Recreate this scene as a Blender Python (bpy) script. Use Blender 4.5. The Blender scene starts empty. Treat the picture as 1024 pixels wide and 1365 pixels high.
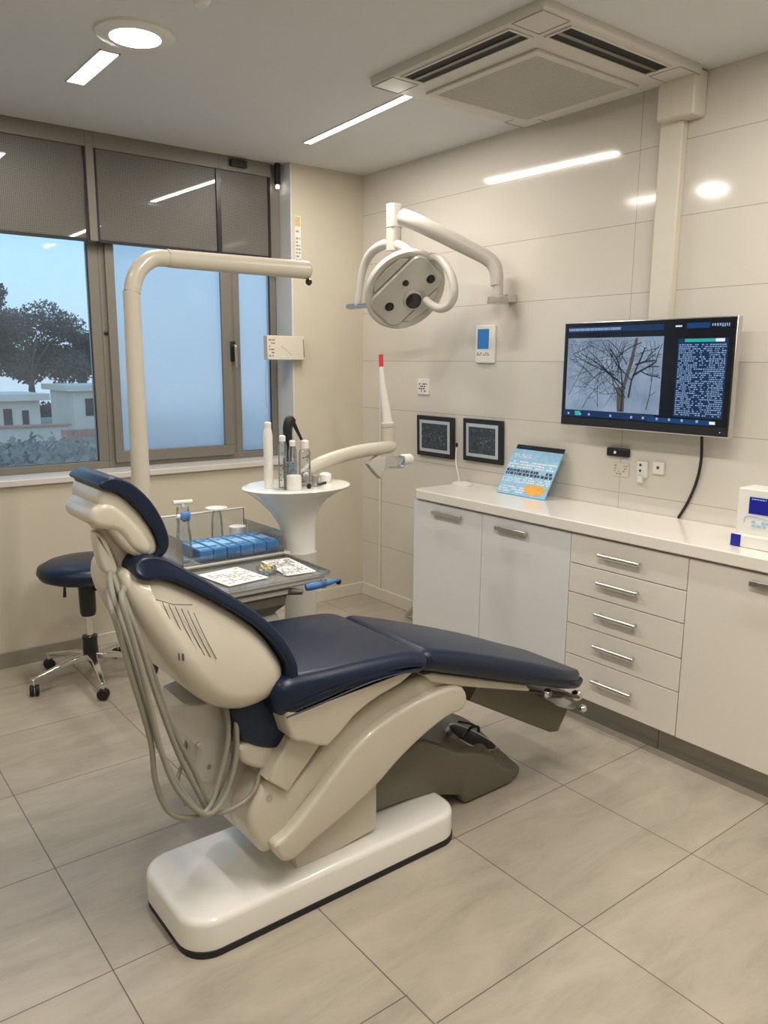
import bpy, bmesh, math, random
from mathutils import Vector, Matrix
random.seed(7)
SC = bpy.context.scene
COL = SC.collection
PI = math.pi

# ------------------------------------------------------------------ camera
def cam_axes(yaw, pitch, roll):
    F = Vector((-math.sin(yaw)*math.cos(pitch), math.cos(yaw)*math.cos(pitch), math.sin(pitch)))
    R = Vector((math.cos(yaw), math.sin(yaw), 0)); U = R.cross(F)
    return R*math.cos(roll)+U*math.sin(roll), -R*math.sin(roll)+U*math.cos(roll), F
r_, u_, f_ = cam_axes(-0.6589, -0.187, 0.007)
cd = bpy.data.cameras.new('camera'); cam = bpy.data.objects.new('camera', cd); COL.objects.link(cam)
M = Matrix.Identity(4)
for i in range(3):
    M[i][0], M[i][1], M[i][2] = r_[i], u_[i], -f_[i]
M[0][3], M[1][3], M[2][3] = -3.3616, -4.5988, 1.6952
cam.matrix_world = M
cd.sensor_fit = 'VERTICAL'; cd.sensor_height = 24.0; cd.lens = 1048.24*24.0/1365.0
cd.clip_start = 0.05; cd.clip_end = 500
SC.camera = cam
SC.view_settings.view_transform = 'Standard'; SC.view_settings.look = 'None'
SC.view_settings.exposure = 0.0; SC.view_settings.gamma = 1.0
SC.view_settings.use_curve_mapping = False
try:
    SC.cycles.use_denoising = True
    SC.cycles.max_bounces = 10; SC.cycles.diffuse_bounces = 6; SC.cycles.glossy_bounces = 4
    SC.cycles.transparent_max_bounces = 12; SC.cycles.transmission_bounces = 8
    SC.cycles.sample_clamp_indirect = 6.0; SC.cycles.caustics_refractive = False; SC.cycles.caustics_reflective = False
except Exception: pass

# ------------------------------------------------------------------ world: pale dusk sky
W = bpy.data.worlds.new('sky'); SC.world = W; W.use_nodes = True
nt = W.node_tree; nt.nodes.clear()
wo = nt.nodes.new('ShaderNodeOutputWorld'); bg = nt.nodes.new('ShaderNodeBackground')
tc = nt.nodes.new('ShaderNodeTexCoord'); sx = nt.nodes.new('ShaderNodeSeparateXYZ'); cr = nt.nodes.new('ShaderNodeValToRGB')
nt.links.new(tc.outputs['Generated'], sx.inputs[0]); nt.links.new(sx.outputs[2], cr.inputs[0])
e = cr.color_ramp.elements
e[0].position = 0.0; e[0].color = (0.42, 0.56, 0.70, 1)
e[1].position = 1.0; e[1].color = (0.20, 0.42, 0.78, 1)
a = cr.color_ramp.elements.new(0.10); a.color = (0.40, 0.66, 0.90, 1)
a = cr.color_ramp.elements.new(0.30); a.color = (0.36, 0.64, 0.95, 1)
nt.links.new(cr.outputs[0], bg.inputs[0]); bg.inputs[1].default_value = 1.45
nt.links.new(bg.outputs[0], wo.inputs[0])

H = 2.95           # ceiling height
WARM = (1.0, 0.93, 0.83)
def area(name, loc, sx_, sy_, power, rotz=0, color=WARM):
    l = bpy.data.lights.new(name, 'AREA'); l.shape = 'RECTANGLE'; l.size = sx_; l.size_y = sy_
    l.energy = power; l.color = color
    o = bpy.data.objects.new(name, l); o.location = loc; o.rotation_euler = (0, 0, rotz); COL.objects.link(o)
    return o
STRIPS = [  # centre x, y, length along y, width, turn, watts
    (-0.769, -0.975, 1.04, 0.045, -0.065, 19),
    (-2.101, -0.87, 0.46, 0.075, 0.0, 9),
    (-0.767, -3.70, 1.6, 0.045, 0, 24),  # unseen strip, added to brighten the camera side of the room
    (-2.25, -3.75, 1.6, 0.045, 0, 48),  # unseen strip, strongest, set for the floor band and chair shadow
    (-3.70, -2.30, 1.6, 0.045, 0, 14),  # unseen, added as fill light on the left
    (-3.60, -5.20, 1.6, 0.045, 0, 14),  # unseen, added as fill light from behind
]

# ------------------------------------------------------------------ materials
def mat(name, col, rough=0.5, metal=0.0, coat=0.0, spec=0.5, noise=0.0, nscale=8.0, bump=0.0, bscale=60.0, emis=None, es=0.0, trans=0.0, alpha=1.0, ior=1.45, stretch=None, coat_rough=0.05, sheen=0.0):
    m = bpy.data.materials.new(name); m.use_nodes = True
    t = m.node_tree; b = t.nodes['Principled BSDF']
    b.inputs['Base Color'].default_value = (*col, 1); b.inputs['Roughness'].default_value = rough
    b.inputs['Metallic'].default_value = metal; b.inputs['Coat Weight'].default_value = coat
    b.inputs['Coat Roughness'].default_value = coat_rough
    b.inputs['Specular IOR Level'].default_value = spec; b.inputs['IOR'].default_value = ior
    b.inputs['Transmission Weight'].default_value = trans; b.inputs['Alpha'].default_value = alpha
    if emis: b.inputs['Emission Color'].default_value = (*emis, 1); b.inputs['Emission Strength'].default_value = es
    tcn = t.nodes.new('ShaderNodeTexCoord'); mp = t.nodes.new('ShaderNodeMapping')
    if stretch: mp.inputs['Scale'].default_value = stretch
    t.links.new(tcn.outputs['Object'], mp.inputs[0])
    nz = t.nodes.new('ShaderNodeTexNoise'); nz.inputs['Scale'].default_value = nscale; nz.inputs['Detail'].default_value = 4
    t.links.new(mp.outputs[0], nz.inputs['Vector'])
    if noise > 0:
        mx = t.nodes.new('ShaderNodeMix'); mx.data_type = 'RGBA'
        mx.inputs['A'].default_value = (*[c*(1-noise) for c in col], 1); mx.inputs['B'].default_value = (*[min(1, c*(1+noise)) for c in col], 1)
        t.links.new(nz.outputs['Fac'], mx.inputs['Factor']); t.links.new(mx.outputs['Result'], b.inputs['Base Color'])
    if bump > 0:
        n2 = t.nodes.new('ShaderNodeTexNoise'); n2.inputs['Scale'].default_value = bscale
        bp = t.nodes.new('ShaderNodeBump'); bp.inputs['Strength'].default_value = bump; bp.inputs['Distance'].default_value = 0.002
        t.links.new(mp.outputs[0], n2.inputs['Vector']); t.links.new(n2.outputs['Fac'], bp.inputs['Height']); t.links.new(bp.outputs[0], b.inputs['Normal'])
    return m
def math_node(t, op, a=None, b=None):
    n = t.nodes.new('ShaderNodeMath'); n.operation = op
    for i, v in enumerate((a, b)):
        if v is None: continue
        if isinstance(v, (int, float)): n.inputs[i].default_value = v
        else: t.links.new(v, n.inputs[i])
    return n.outputs[0]
def line_mask(t, coord, origin, spacing, width):
    """1 on the joints lying at origin + k*spacing"""
    v = math_node(t, 'SUBTRACT', coord, origin); v = math_node(t, 'DIVIDE', v, spacing)
    v = math_node(t, 'ADD', v, 100.0)
    f = math_node(t, 'FRACT', v); g = math_node(t, 'SUBTRACT', 1.0, f); m = math_node(t, 'MINIMUM', f, g)
    return math_node(t, 'LESS_THAN', m, width/spacing/2)
def mix_col(t, fac, a, b):
    mx = t.nodes.new('ShaderNodeMix'); mx.data_type = 'RGBA'
    if isinstance(fac, (int, float)): mx.inputs['Factor'].default_value = fac
    else: t.links.new(fac, mx.inputs['Factor'])
    for k, v in (('A', a), ('B', b)):
        if isinstance(v, tuple): mx.inputs[k].default_value = (*v, 1)
        else: t.links.new(v, mx.inputs[k])
    return mx.outputs['Result']

def floor_mat():
    m = bpy.data.materials.new('stone_tile'); m.use_nodes = True; t = m.node_tree; b = t.nodes['Principled BSDF']
    g = t.nodes.new('ShaderNodeNewGeometry'); s = t.nodes.new('ShaderNodeSeparateXYZ'); t.links.new(g.outputs['Position'], s.inputs[0])
    X, Y = s.outputs[0], s.outputs[1]
    left = math_node(t, 'LESS_THAN', X, -2.16); off = math_node(t, 'MULTIPLY', left, 0.119)
    Y2 = math_node(t, 'SUBTRACT', Y, off)
    l1 = line_mask(t, X, -2.7694, 0.6029, 0.0035); l2 = line_mask(t, Y2, -3.2874, 0.5736, 0.0035)
    ln = math_node(t, 'MAXIMUM', l1, l2)
    mp = t.nodes.new('ShaderNodeMapping'); mp.inputs['Scale'].default_value = (1.0, 3.2, 1.0); mp.inputs['Rotation'].default_value = (0, 0, -0.12)
    t.links.new(g.outputs['Position'], mp.inputs[0])
    n1 = t.nodes.new('ShaderNodeTexNoise'); n1.inputs['Scale'].default_value = 2.6; n1.inputs['Detail'].default_value = 9; n1.inputs['Roughness'].default_value = 0.62; n1.inputs['Distortion'].default_value = 0.5
    t.links.new(mp.outputs[0], n1.inputs['Vector'])
    n2 = t.nodes.new('ShaderNodeTexNoise'); n2.inputs['Scale'].default_value = 22; n2.inputs['Detail'].default_value = 6
    t.links.new(mp.outputs[0], n2.inputs['Vector'])
    r1 = t.nodes.new('ShaderNodeValToRGB'); r1.color_ramp.elements[0].position = 0.30; r1.color_ramp.elements[1].position = 0.72
    r1.color_ramp.elements[0].color = (0.30, 0.265, 0.215, 1); r1.color_ramp.elements[1].color = (0.47, 0.42, 0.345, 1)
    t.links.new(n1.outputs['Fac'], r1.inputs[0])
    c = mix_col(t, math_node(t, 'MULTIPLY', n2.outputs['Fac'], 0.55), r1.outputs[0], (0.43, 0.39, 0.33))
    ix = math_node(t, 'FLOOR', math_node(t, 'DIVIDE', math_node(t, 'SUBTRACT', X, -2.7694), 0.6029))
    iy = math_node(t, 'FLOOR', math_node(t, 'DIVIDE', math_node(t, 'SUBTRACT', Y2, -3.2874), 0.5736))
    cb = t.nodes.new('ShaderNodeCombineXYZ'); t.links.new(ix, cb.inputs[0]); t.links.new(iy, cb.inputs[1])
    wn = t.nodes.new('ShaderNodeTexWhiteNoise'); t.links.new(cb.outputs[0], wn.inputs[0])
    hs = t.nodes.new('ShaderNodeHueSaturation'); t.links.new(c, hs.inputs['Color'])
    t.links.new(math_node(t, 'ADD', math_node(t, 'MULTIPLY', wn.outputs['Value'], 0.08), 0.96), hs.inputs['Value'])
    c = mix_col(t, ln, hs.outputs[0], (0.10, 0.085, 0.065))
    t.links.new(c, b.inputs['Base Color']); b.inputs['Roughness'].default_value = 0.36
    bp = t.nodes.new('ShaderNodeBump'); bp.inputs['Strength'].default_value = 0.06; bp.inputs['Distance'].default_value = 0.002
    t.links.new(n2.outputs['Fac'], bp.inputs['Height']); t.links.new(bp.outputs[0], b.inputs['Normal'])
    return m
def walltile_mat():
    m = bpy.data.materials.new('glossy_wall_tile'); m.use_nodes = True; t = m.node_tree; b = t.nodes['Principled BSDF']
    g = t.nodes.new('ShaderNodeNewGeometry'); s = t.nodes.new('ShaderNodeSeparateXYZ'); t.links.new(g.outputs['Position'], s.inputs[0])
    l1 = line_mask(t, s.outputs[2], 1.0587, 0.3257, 0.003); l2 = line_mask(t, s.outputs[1], -2.207, 2.8, 0.003)
    ln = math_node(t, 'MAXIMUM', l1, l2)
    n1 = t.nodes.new('ShaderNodeTexNoise'); n1.inputs['Scale'].default_value = 1.5; t.links.new(g.outputs['Position'], n1.inputs['Vector'])
    c = mix_col(t, n1.outputs['Fac'], (0.62, 0.585, 0.53), (0.67, 0.635, 0.58))
    c = mix_col(t, ln, c, (0.36, 0.32, 0.26))
    t.links.new(c, b.inputs['Base Color']); b.inputs['Roughness'].default_value = 0.09; b.inputs['Specular IOR Level'].default_value = 0.5
    return m
def blind_mat():
    m = bpy.data.materials.new('perforated_screen'); m.use_nodes = True; t = m.node_tree; b = t.nodes['Principled BSDF']
    g = t.nodes.new('ShaderNodeNewGeometry'); s = t.nodes.new('ShaderNodeSeparateXYZ'); t.links.new(g.outputs['Position'], s.inputs[0])
    fx = math_node(t, 'FRACT', math_node(t, 'MULTIPLY', math_node(t, 'ADD', s.outputs[0], 50), 104.0))
    fz = math_node(t, 'FRACT', math_node(t, 'MULTIPLY', s.outputs[2], 104.0))
    dx = math_node(t, 'SUBTRACT', fx, 0.5); dz = math_node(t, 'SUBTRACT', fz, 0.5)
    d = math_node(t, 'ADD', math_node(t, 'MULTIPLY', dx, dx), math_node(t, 'MULTIPLY', dz, dz))
    hole = math_node(t, 'LESS_THAN', d, 0.075)
    nz = t.nodes.new('ShaderNodeTexNoise'); nz.inputs['Scale'].default_value = 3; t.links.new(g.outputs['Position'], nz.inputs['Vector'])
    c = mix_col(t, nz.outputs['Fac'], (0.060, 0.057, 0.050), (0.085, 0.080, 0.070))
    c = mix_col(t, hole, c, (0.21, 0.20, 0.18))
    t.links.new(c, b.inputs['Base Color']); b.inputs['Roughness'].default_value = 0.45
    b.inputs['Coat Weight'].default_value = 0.7; b.inputs['Coat Roughness'].default_value = 0.02
    return m
def glass_mat(name, tint, refl, haze=0.0, hazecol=(0.6, 0.65, 0.7)):
    m = bpy.data.materials.new(name); m.use_nodes = True; t = m.node_tree; t.nodes.clear()
    o = t.nodes.new('ShaderNodeOutputMaterial'); tr = t.nodes.new('ShaderNodeBsdfTransparent'); tr.inputs[0].default_value = (*tint, 1)
    gl = t.nodes.new('ShaderNodeBsdfGlossy'); gl.inputs['Roughness'].default_value = 0.03; gl.inputs[0].default_value = (1, 1, 1, 1)
    fr = t.nodes.new('ShaderNodeFresnel'); fr.inputs[0].default_value = 1.45
    mx = t.nodes.new('ShaderNodeMixShader'); t.links.new(math_node(t, 'MULTIPLY', fr.outputs[0], refl), mx.inputs[0]); t.links.new(tr.outputs[0], mx.inputs[1]); t.links.new(gl.outputs[0], mx.inputs[2])
    out = mx.outputs[0]
    if haze > 0:
        df = t.nodes.new('ShaderNodeBsdfDiffuse'); df.inputs[0].default_value = (*hazecol, 1)
        tl = t.nodes.new('ShaderNodeBsdfTranslucent'); tl.inputs[0].default_value = (*hazecol, 1)
        ad = t.nodes.new('ShaderNodeMixShader'); t.links.new(df.outputs[0], ad.inputs[1]); t.links.new(tl.outputs[0], ad.inputs[2])
        tcn = t.nodes.new('ShaderNodeTexCoord'); nz = t.nodes.new('ShaderNodeTexNoise'); nz.inputs['Scale'].default_value = 2.2; t.links.new(tcn.outputs['Object'], nz.inputs['Vector'])
        m2 = t.nodes.new('ShaderNodeMixShader'); t.links.new(math_node(t, 'MULTIPLY', nz.outputs['Fac'], haze*2), m2.inputs[0]); t.links.new(out, m2.inputs[1]); t.links.new(ad.outputs[0], m2.inputs[2]); out = m2.outputs[0]
    t.links.new(out, o.inputs[0]); return m
def frosted_mat():
    m = bpy.data.materials.new('frosted_glass'); m.use_nodes = True; t = m.node_tree; t.nodes.clear()
    o = t.nodes.new('ShaderNodeOutputMaterial'); tl = t.nodes.new('ShaderNodeBsdfTranslucent'); df = t.nodes.new('ShaderNodeBsdfDiffuse')
    tcn = t.nodes.new('ShaderNodeTexCoord'); nz = t.nodes.new('ShaderNodeTexNoise'); nz.inputs['Scale'].default_value = 1.2; t.links.new(tcn.outputs['Object'], nz.inputs['Vector'])
    t.links.new(mix_col(t, nz.outputs['Fac'], (0.92, 0.95, 1.0), (1.0, 1.0, 1.0)), tl.inputs[0]); df.inputs[0].default_value = (0.55, 0.65, 0.8, 1)
    tr = t.nodes.new('ShaderNodeBsdfRefraction'); tr.inputs['Roughness'].default_value = 0.75; tr.inputs['IOR'].default_value = 1.05
    a = t.nodes.new('ShaderNodeMixShader'); a.inputs[0].default_value = 0.35; t.links.new(tl.outputs[0], a.inputs[1]); t.links.new(tr.outputs[0], a.inputs[2])
    b = t.nodes.new('ShaderNodeMixShader'); b.inputs[0].default_value = 0.12; t.links.new(a.outputs[0], b.inputs[1]); t.links.new(df.outputs[0], b.inputs[2])
    gl = t.nodes.new('ShaderNodeBsdfGlossy'); gl.inputs['Roughness'].default_value = 0.1
    c = t.nodes.new('ShaderNodeMixShader'); c.inputs[0].default_value = 0.04; t.links.new(b.outputs[0], c.inputs[1]); t.links.new(gl.outputs[0], c.inputs[2])
    t.links.new(c.outputs[0], o.inputs[0]); return m

MT = dict(
    floor=floor_mat(), walltile=walltile_mat(), blind=blind_mat(),
    paint=mat('cream_wall_paint', (0.58, 0.535, 0.44), 0.75, noise=0.03, nscale=2, bump=0.05, bscale=120),
    ceil=mat('ceiling_paint', (0.67, 0.685, 0.70), 0.85, noise=0.02, nscale=3),
    reveal=mat('window_reveal', (0.62, 0.63, 0.64), 0.5, noise=0.02),
    base_w=mat('white_baseboard', (0.66, 0.62, 0.54), 0.4, noise=0.03),
    base_g=mat('grey_baseboard', (0.28, 0.25, 0.21), 0.35, noise=0.06),
    alu=mat('taupe_window_frame', (0.215, 0.20, 0.175), 0.42, metal=0.25, noise=0.04),
    seal=mat('dark_seal', (0.02, 0.022, 0.03), 0.5),
    sill=mat('marble_sill', (0.62, 0.60, 0.57), 0.3, noise=0.06, nscale=6),
    lam=mat('white_laminate', (0.72, 0.68, 0.62), 0.16, noise=0.015, nscale=1.5),
    lamd=mat('cabinet_carcass', (0.60, 0.57, 0.52), 0.4),
    lamb=mat('gloss_white_door', (0.70, 0.71, 0.72), 0.13, noise=0.015, nscale=1.5),
    top=mat('worktop_laminate', (0.78, 0.745, 0.69), 0.12, noise=0.02, nscale=3),
    kick=mat('brushed_plinth', (0.30, 0.285, 0.26), 0.38, metal=0.7, noise=0.06, stretch=(1, 1, 12)),
    chrome=mat('chrome', (0.78, 0.78, 0.77), 0.14, metal=1.0),
    steel=mat('satin_steel', (0.62, 0.61, 0.58), 0.3, metal=1.0, noise=0.04),
    shell=mat('ivory_plastic', (0.55, 0.515, 0.435), 0.30, coat=0.25, noise=0.02, nscale=3),
    shell2=mat('pale_grey_plastic', (0.52, 0.505, 0.46), 0.34, noise=0.02, nscale=3),
    white=mat('white_enamel', (0.80, 0.79, 0.76), 0.18, coat=0.3, noise=0.01),
    lampw=mat('lamp_plastic', (0.54, 0.52, 0.48), 0.3, noise=0.02),
    lampg=mat('lamp_face', (0.45, 0.44, 0.40), 0.2, coat=0.3, metal=0.2, noise=0.03),
    lens=mat('dark_lens', (0.012, 0.012, 0.014), 0.08),
    leather=mat('navy_vinyl', (0.006, 0.014, 0.038), 0.34, spec=0.42, noise=0.15, nscale=6, bump=0.15, bscale=180),
    taupe=mat('taupe_metallic_plastic', (0.155, 0.145, 0.115), 0.38, metal=0.35, noise=0.04),
    rubber=mat('black_rubber', (0.012, 0.012, 0.013), 0.5),
    blackp=mat('black_plastic', (0.015, 0.016, 0.02), 0.3),
    hose=mat('grey_hose', (0.25, 0.24, 0.20), 0.4, noise=0.06),
    clear=glass_mat('clear_acrylic', (0.95, 0.96, 0.96), 0.9, 0.06, (0.8, 0.82, 0.83)),
    plainglass=glass_mat('plain_glass', (0.98, 0.99, 0.99), 0.5),
    pane=glass_mat('window_glass', (0.97, 0.98, 0.99), 0.3, 0.13, (0.75, 0.76, 0.78)),
    frost=frosted_mat(),
    paper=mat('white_paper', (0.82, 0.82, 0.81), 0.7),
    ink=mat('dark_ink', (0.06, 0.06, 0.08), 0.6),
    blue=mat('blue_carton', (0.045, 0.17, 0.42), 0.35, noise=0.35, nscale=60),
    lblue=mat('light_blue_print', (0.30, 0.55, 0.80), 0.4, noise=0.25, nscale=40),
    cobalt=mat('cobalt_print', (0.010, 0.012, 0.30), 0.4),
    red=mat('red_label', (0.65, 0.04, 0.07), 0.5),
    orange=mat('orange_print', (0.85, 0.42, 0.08), 0.45, noise=0.25, nscale=50),
    yellow=mat('yellow_beads', (0.62, 0.50, 0.22), 0.4, noise=0.3, nscale=120),
    wplast=mat('white_plastic', (0.76, 0.75, 0.71), 0.3),
    photo=mat('dark_photograph', (0.045, 0.06, 0.075), 0.25, noise=0.8, nscale=45),
    matb=mat('grey_mount_board', (0.46, 0.52, 0.58), 0.6),
    grille=mat('vent_plastic', (0.60, 0.58, 0.53), 0.55, noise=0.02),
    grille2=mat('intake_mesh', (0.34, 0.33, 0.30), 0.6),
    dark=mat('dark_opening', (0.01, 0.01, 0.011), 0.7),
    led=mat('lit_diffuser', (1, 1, 1), 0.5, emis=(1.0, 0.93, 0.82), es=9.0),
    scr=mat('screen_black', (0.006, 0.008, 0.014), 0.12),
    scr_pic=mat('screen_picture_sky', (0.0, 0.0, 0.0), 0.15, emis=(0.20, 0.27, 0.36), es=1.0),
    scr_br=mat('screen_picture_branches', (0.0, 0.0, 0.0), 0.15, emis=(0.022, 0.026, 0.034), es=1.0),
    scr_tr=mat('screen_picture_trunk', (0.0, 0.0, 0.0), 0.15, emis=(0.085, 0.075, 0.065), es=1.0),
    scr_bar=mat('screen_blue_bar', (0.0, 0.0, 0.0), 0.15, emis=(0.006, 0.05, 0.16), es=1.0),
    scr_pan=mat('screen_navy_panel', (0.0, 0.0, 0.0), 0.15, emis=(0.008, 0.030, 0.095), es=1.0),
    scr_txt=mat('screen_pale_text', (0.0, 0.0, 0.0), 0.15, emis=(0.28, 0.42, 0.62), es=1.0),
    scr_grn=mat('screen_teal', (0.0, 0.0, 0.0), 0.15, emis=(0.03, 0.42, 0.36), es=1.0),
    scr_w=mat('screen_white', (0.0, 0.0, 0.0), 0.15, emis=(0.75, 0.85, 0.95), es=1.0),
    lcd=mat('blue_display', (0.01, 0.03, 0.08), 0.15, emis=(0.02, 0.12, 0.30), es=1.0),
    leaf=mat('tree_leaves', (0.045, 0.060, 0.045), 0.7, noise=0.4, nscale=3),
    bark=mat('tree_bark', (0.12, 0.11, 0.10), 0.8, noise=0.3),
    ground=mat('scrub_ground', (0.36, 0.32, 0.27), 0.95, noise=0.5, nscale=0.35),
    house=mat('pale_render', (0.80, 0.68, 0.54), 0.9, noise=0.12, nscale=1),
    roof=mat('rust_roof', (0.55, 0.26, 0.18), 0.9, noise=0.3, nscale=2),
    hedge=mat('dull_hedge', (0.26, 0.24, 0.19), 0.9, noise=0.4, nscale=2),
)
def frosty():
    m = MT['scr_pic']; t = m.node_tree; b = t.nodes['Principled BSDF']
    tcn = t.nodes.new('ShaderNodeTexCoord'); nz = t.nodes.new('ShaderNodeTexNoise'); nz.inputs['Scale'].default_value = 9; nz.inputs['Detail'].default_value = 6
    t.links.new(tcn.outputs['Object'], nz.inputs['Vector'])
    t.links.new(mix_col(t, nz.outputs['Fac'], (0.10, 0.14, 0.21), (0.36, 0.46, 0.60)), b.inputs['Emission Color'])
frosty()

# ------------------------------------------------------------------ geometry helpers
class MB:
    def __init__(s): s.v = []; s.f = []; s.m = []; s.mi = 0
    def add(s, vs, fs):
        n = len(s.v); s.v += [tuple(v) for v in vs]
        for f in fs: s.f.append([i+n for i in f]); s.m.append(s.mi)
        return s
    def box(s, x0, x1, y0, y1, z0, z1):
        vs = [(x, y, z) for x in (x0, x1) for y in (y0, y1) for z in (z0, z1)]
        return s.add(vs, [(0,1,3,2),(4,6,7,5),(0,4,5,1),(2,3,7,6),(0,2,6,4),(1,5,7,3)])
    def loft(s, rings, caps=True):
        n = len(rings[0]); vs = [p for r in rings for p in r]; fs = []
        for j in range(len(rings)-1):
            for i in range(n):
                k = (i+1) % n; fs.append((j*n+i, j*n+k, (j+1)*n+k, (j+1)*n+i))
        if caps: fs.append(tuple(reversed(range(n)))); fs.append(tuple((len(rings)-1)*n+i for i in range(n)))
        return s.add(vs, fs)
    def tube(s, pts, r, n=14, caps=True, smooth=True):
        pts = [Vector(p) for p in pts]
        if smooth and len(pts) > 2:
            rr = r if isinstance(r, (list, tuple)) else [r]*len(pts); out = []; ro = []
            for i in range(len(pts)-1):
                p0 = pts[max(i-1, 0)]; p1 = pts[i]; p2 = pts[i+1]; p3 = pts[min(i+2, len(pts)-1)]
                for k in range(6):
                    u = k/6; out.append(0.5*((2*p1)+(p2-p0)*u+(2*p0-5*p1+4*p2-p3)*u*u+(3*p1-p0-3*p2+p3)*u**3)); ro.append(rr[i]*(1-u)+rr[i+1]*u)
            out.append(pts[-1]); ro.append(rr[-1]); pts = out; r = ro
        if not isinstance(r, (list, tuple)): r = [r]*len(pts)
        rings = []; T0 = None; N = None
        for i, p in enumerate(pts):
            a = pts[max(i-1, 0)]; b = pts[min(i+1, len(pts)-1)]; T = (b-a).normalized()
            if N is None:
                N = T.orthogonal().normalized()
            else:
                N = (N - T*N.dot(T)); N = N.normalized() if N.length > 1e-6 else T.orthogonal().normalized()
            B = T.cross(N)
            rings.append([p + (N*math.cos(2*PI*k/n)+B*math.sin(2*PI*k/n))*r[i] for k in range(n)])
        return s.loft(rings, caps)
    def lathe(s, prof, c=(0, 0, 0), n=32, axis=(0, 0, 1), sxy=(1, 1)):
        A = Vector(axis).normalized(); c = Vector(c)
        if abs(A.z) > 0.999: N = Vector((1, 0, 0)); B = Vector((0, 1, 0))*(1 if A.z > 0 else -1)
        else: N = A.orthogonal().normalized(); B = A.cross(N)
        rings = [[c + A*h + (N*math.cos(2*PI*k/n)*sxy[0]+B*math.sin(2*PI*k/n)*sxy[1])*max(r, 0.0004) for k in range(n)] for r, h in prof]
        return s.loft(rings, True)
    def quadp(s, pts): return s.add(pts, [tuple(range(len(pts)))])
    def slab(s, prof, y0, y1, r, w=None, steps=4, smooth=3, dome=0.0):
        """outline in the XZ plane swept across Y with rounded edges; w(x,z) narrows it"""
        P = [Vector((p[0], p[1])) for p in prof]
        if smooth:
            Q = []
            for i in range(len(P)):
                p0, p1, p2, p3 = P[i-1], P[i], P[(i+1) % len(P)], P[(i+2) % len(P)]
                for k in range(smooth):
                    u = k/smooth; Q.append(0.5*((2*p1)+(p2-p0)*u+(2*p0-5*p1+4*p2-p3)*u*u+(3*p1-p0-3*p2+p3)*u**3))
            P = Q
        ar = sum(P[i-1].x*P[i].y-P[i].x*P[i-1].y for i in range(len(P)))
        sg = 1 if ar > 0 else -1; n = len(P); N = []
        for i in range(n):
            t = (P[(i+1) % n]-P[i-1]); t = t.normalized() if t.length > 1e-9 else Vector((1, 0)); N.append(Vector((-t.y, t.x))*sg)
        yc = (y0+y1)/2; rings = []
        lv = [(y0+r*(1-math.cos(a)), r*(1-math.sin(a))) for a in [PI/2*k/steps for k in range(steps+1)]]
        lv = lv + [(2*yc-y, d) for y, d in reversed(lv)]
        for y, d in lv:
            ring = []
            for p, m in zip(P, N):
                q = p+m*d; ww = w(p.x, p.y) if w else 1.0; ring.append((q.x, yc+(y-yc)*ww, q.y))
            rings.append(ring)
        return s.loft(rings, True)
    def xf(s, fn): s.v = [tuple(fn(Vector(v))) for v in s.v]; return s
    def build(s, name, m, parent=None, bevel=0, ang=35, origin=None, seg=2, label=None):
        me = bpy.data.meshes.new(name)
        o = bpy.data.objects.new(name, me); COL.objects.link(o)
        if parent is None:
            if origin is None:
                xs = [v[0] for v in s.v]; ys = [v[1] for v in s.v]; zs = [v[2] for v in s.v]
                origin = ((min(xs)+max(xs))/2, (min(ys)+max(ys))/2, min(zs))
            off = Vector(origin); o.location = off; WORLD[o.name] = off
        else:
            off = WORLD[parent.name]; o.parent = parent; WORLD[o.name] = off
        me.from_pydata([tuple(Vector(v)-off) for v in s.v], [], s.f)
        for x in (m if isinstance(m, list) else [m]): me.materials.append(MT[x])
        for p, i in zip(me.polygons, s.m): p.material_index = i; p.use_smooth = True
        bm = bmesh.new(); bm.from_mesh(me); bmesh.ops.recalc_face_normals(bm, faces=bm.faces); bmesh.ops.triangulate(bm, faces=[f_ for f_ in bm.faces if len(f_.verts) > 12], ngon_method='BEAUTY'); bm.to_mesh(me); bm.free()
        me.set_sharp_from_angle(angle=math.radians(ang))
        if bevel:
            b = o.modifiers.new('bevel', 'BEVEL'); b.width = bevel; b.segments = seg; b.limit_method = 'ANGLE'; b.angle_limit = math.radians(40); b.harden_normals = False
        if label: o['label'] = label
        return o
WORLD = {}
def thing(name, label, cat, loc, group=None):
    o = bpy.data.objects.new(name, None); COL.objects.link(o); o.location = loc; o.empty_display_size = 0.05
    WORLD[o.name] = Vector(loc); o['label'] = label; o['category'] = cat
    if group: o['group'] = group
    return o
def tag(o, label, cat, group=None):
    o['label'] = label; o['category'] = cat
    if group: o['group'] = group
    return o
def struct(o): o['kind'] = 'structure'; return o
def B(*a): return MB().box(*a)
def rrect(cx, cy, hx, hy, r, n=8):
    out = []
    for (sx, sy, a0) in ((1, 1, 0), (-1, 1, PI/2), (-1, -1, PI), (1, -1, 1.5*PI)):
        for k in range(n+1):
            a = a0+PI/2*k/n; out.append((cx+sx*(hx-r)+r*math.cos(a), cy+sy*(hy-r)+r*math.sin(a)))
    return out
def plate(mb, pts, z0, z1, r=0.0, steps=3):
    """plan outline extruded in z with the top edge rounded by r"""
    cx = sum(p[0] for p in pts)/len(pts); cy = sum(p[1] for p in pts)/len(pts); n = len(pts)
    N = []
    for i in range(n):
        a = Vector(pts[i-1]); b = Vector(pts[(i+1) % n]); t = (b-a).normalized(); N.append(Vector((-t.y, t.x)))
    rings = [[(p[0], p[1], z0) for p in pts]]
    for k in range(steps+1):
        a = PI/2*k/steps; d = r*(1-math.cos(a)); z = z1-r+r*math.sin(a)
        rings.append([(p[0]+m.x*d, p[1]+m.y*d, z) for p, m in zip(pts, N)])
    return mb.loft(rings)
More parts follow.
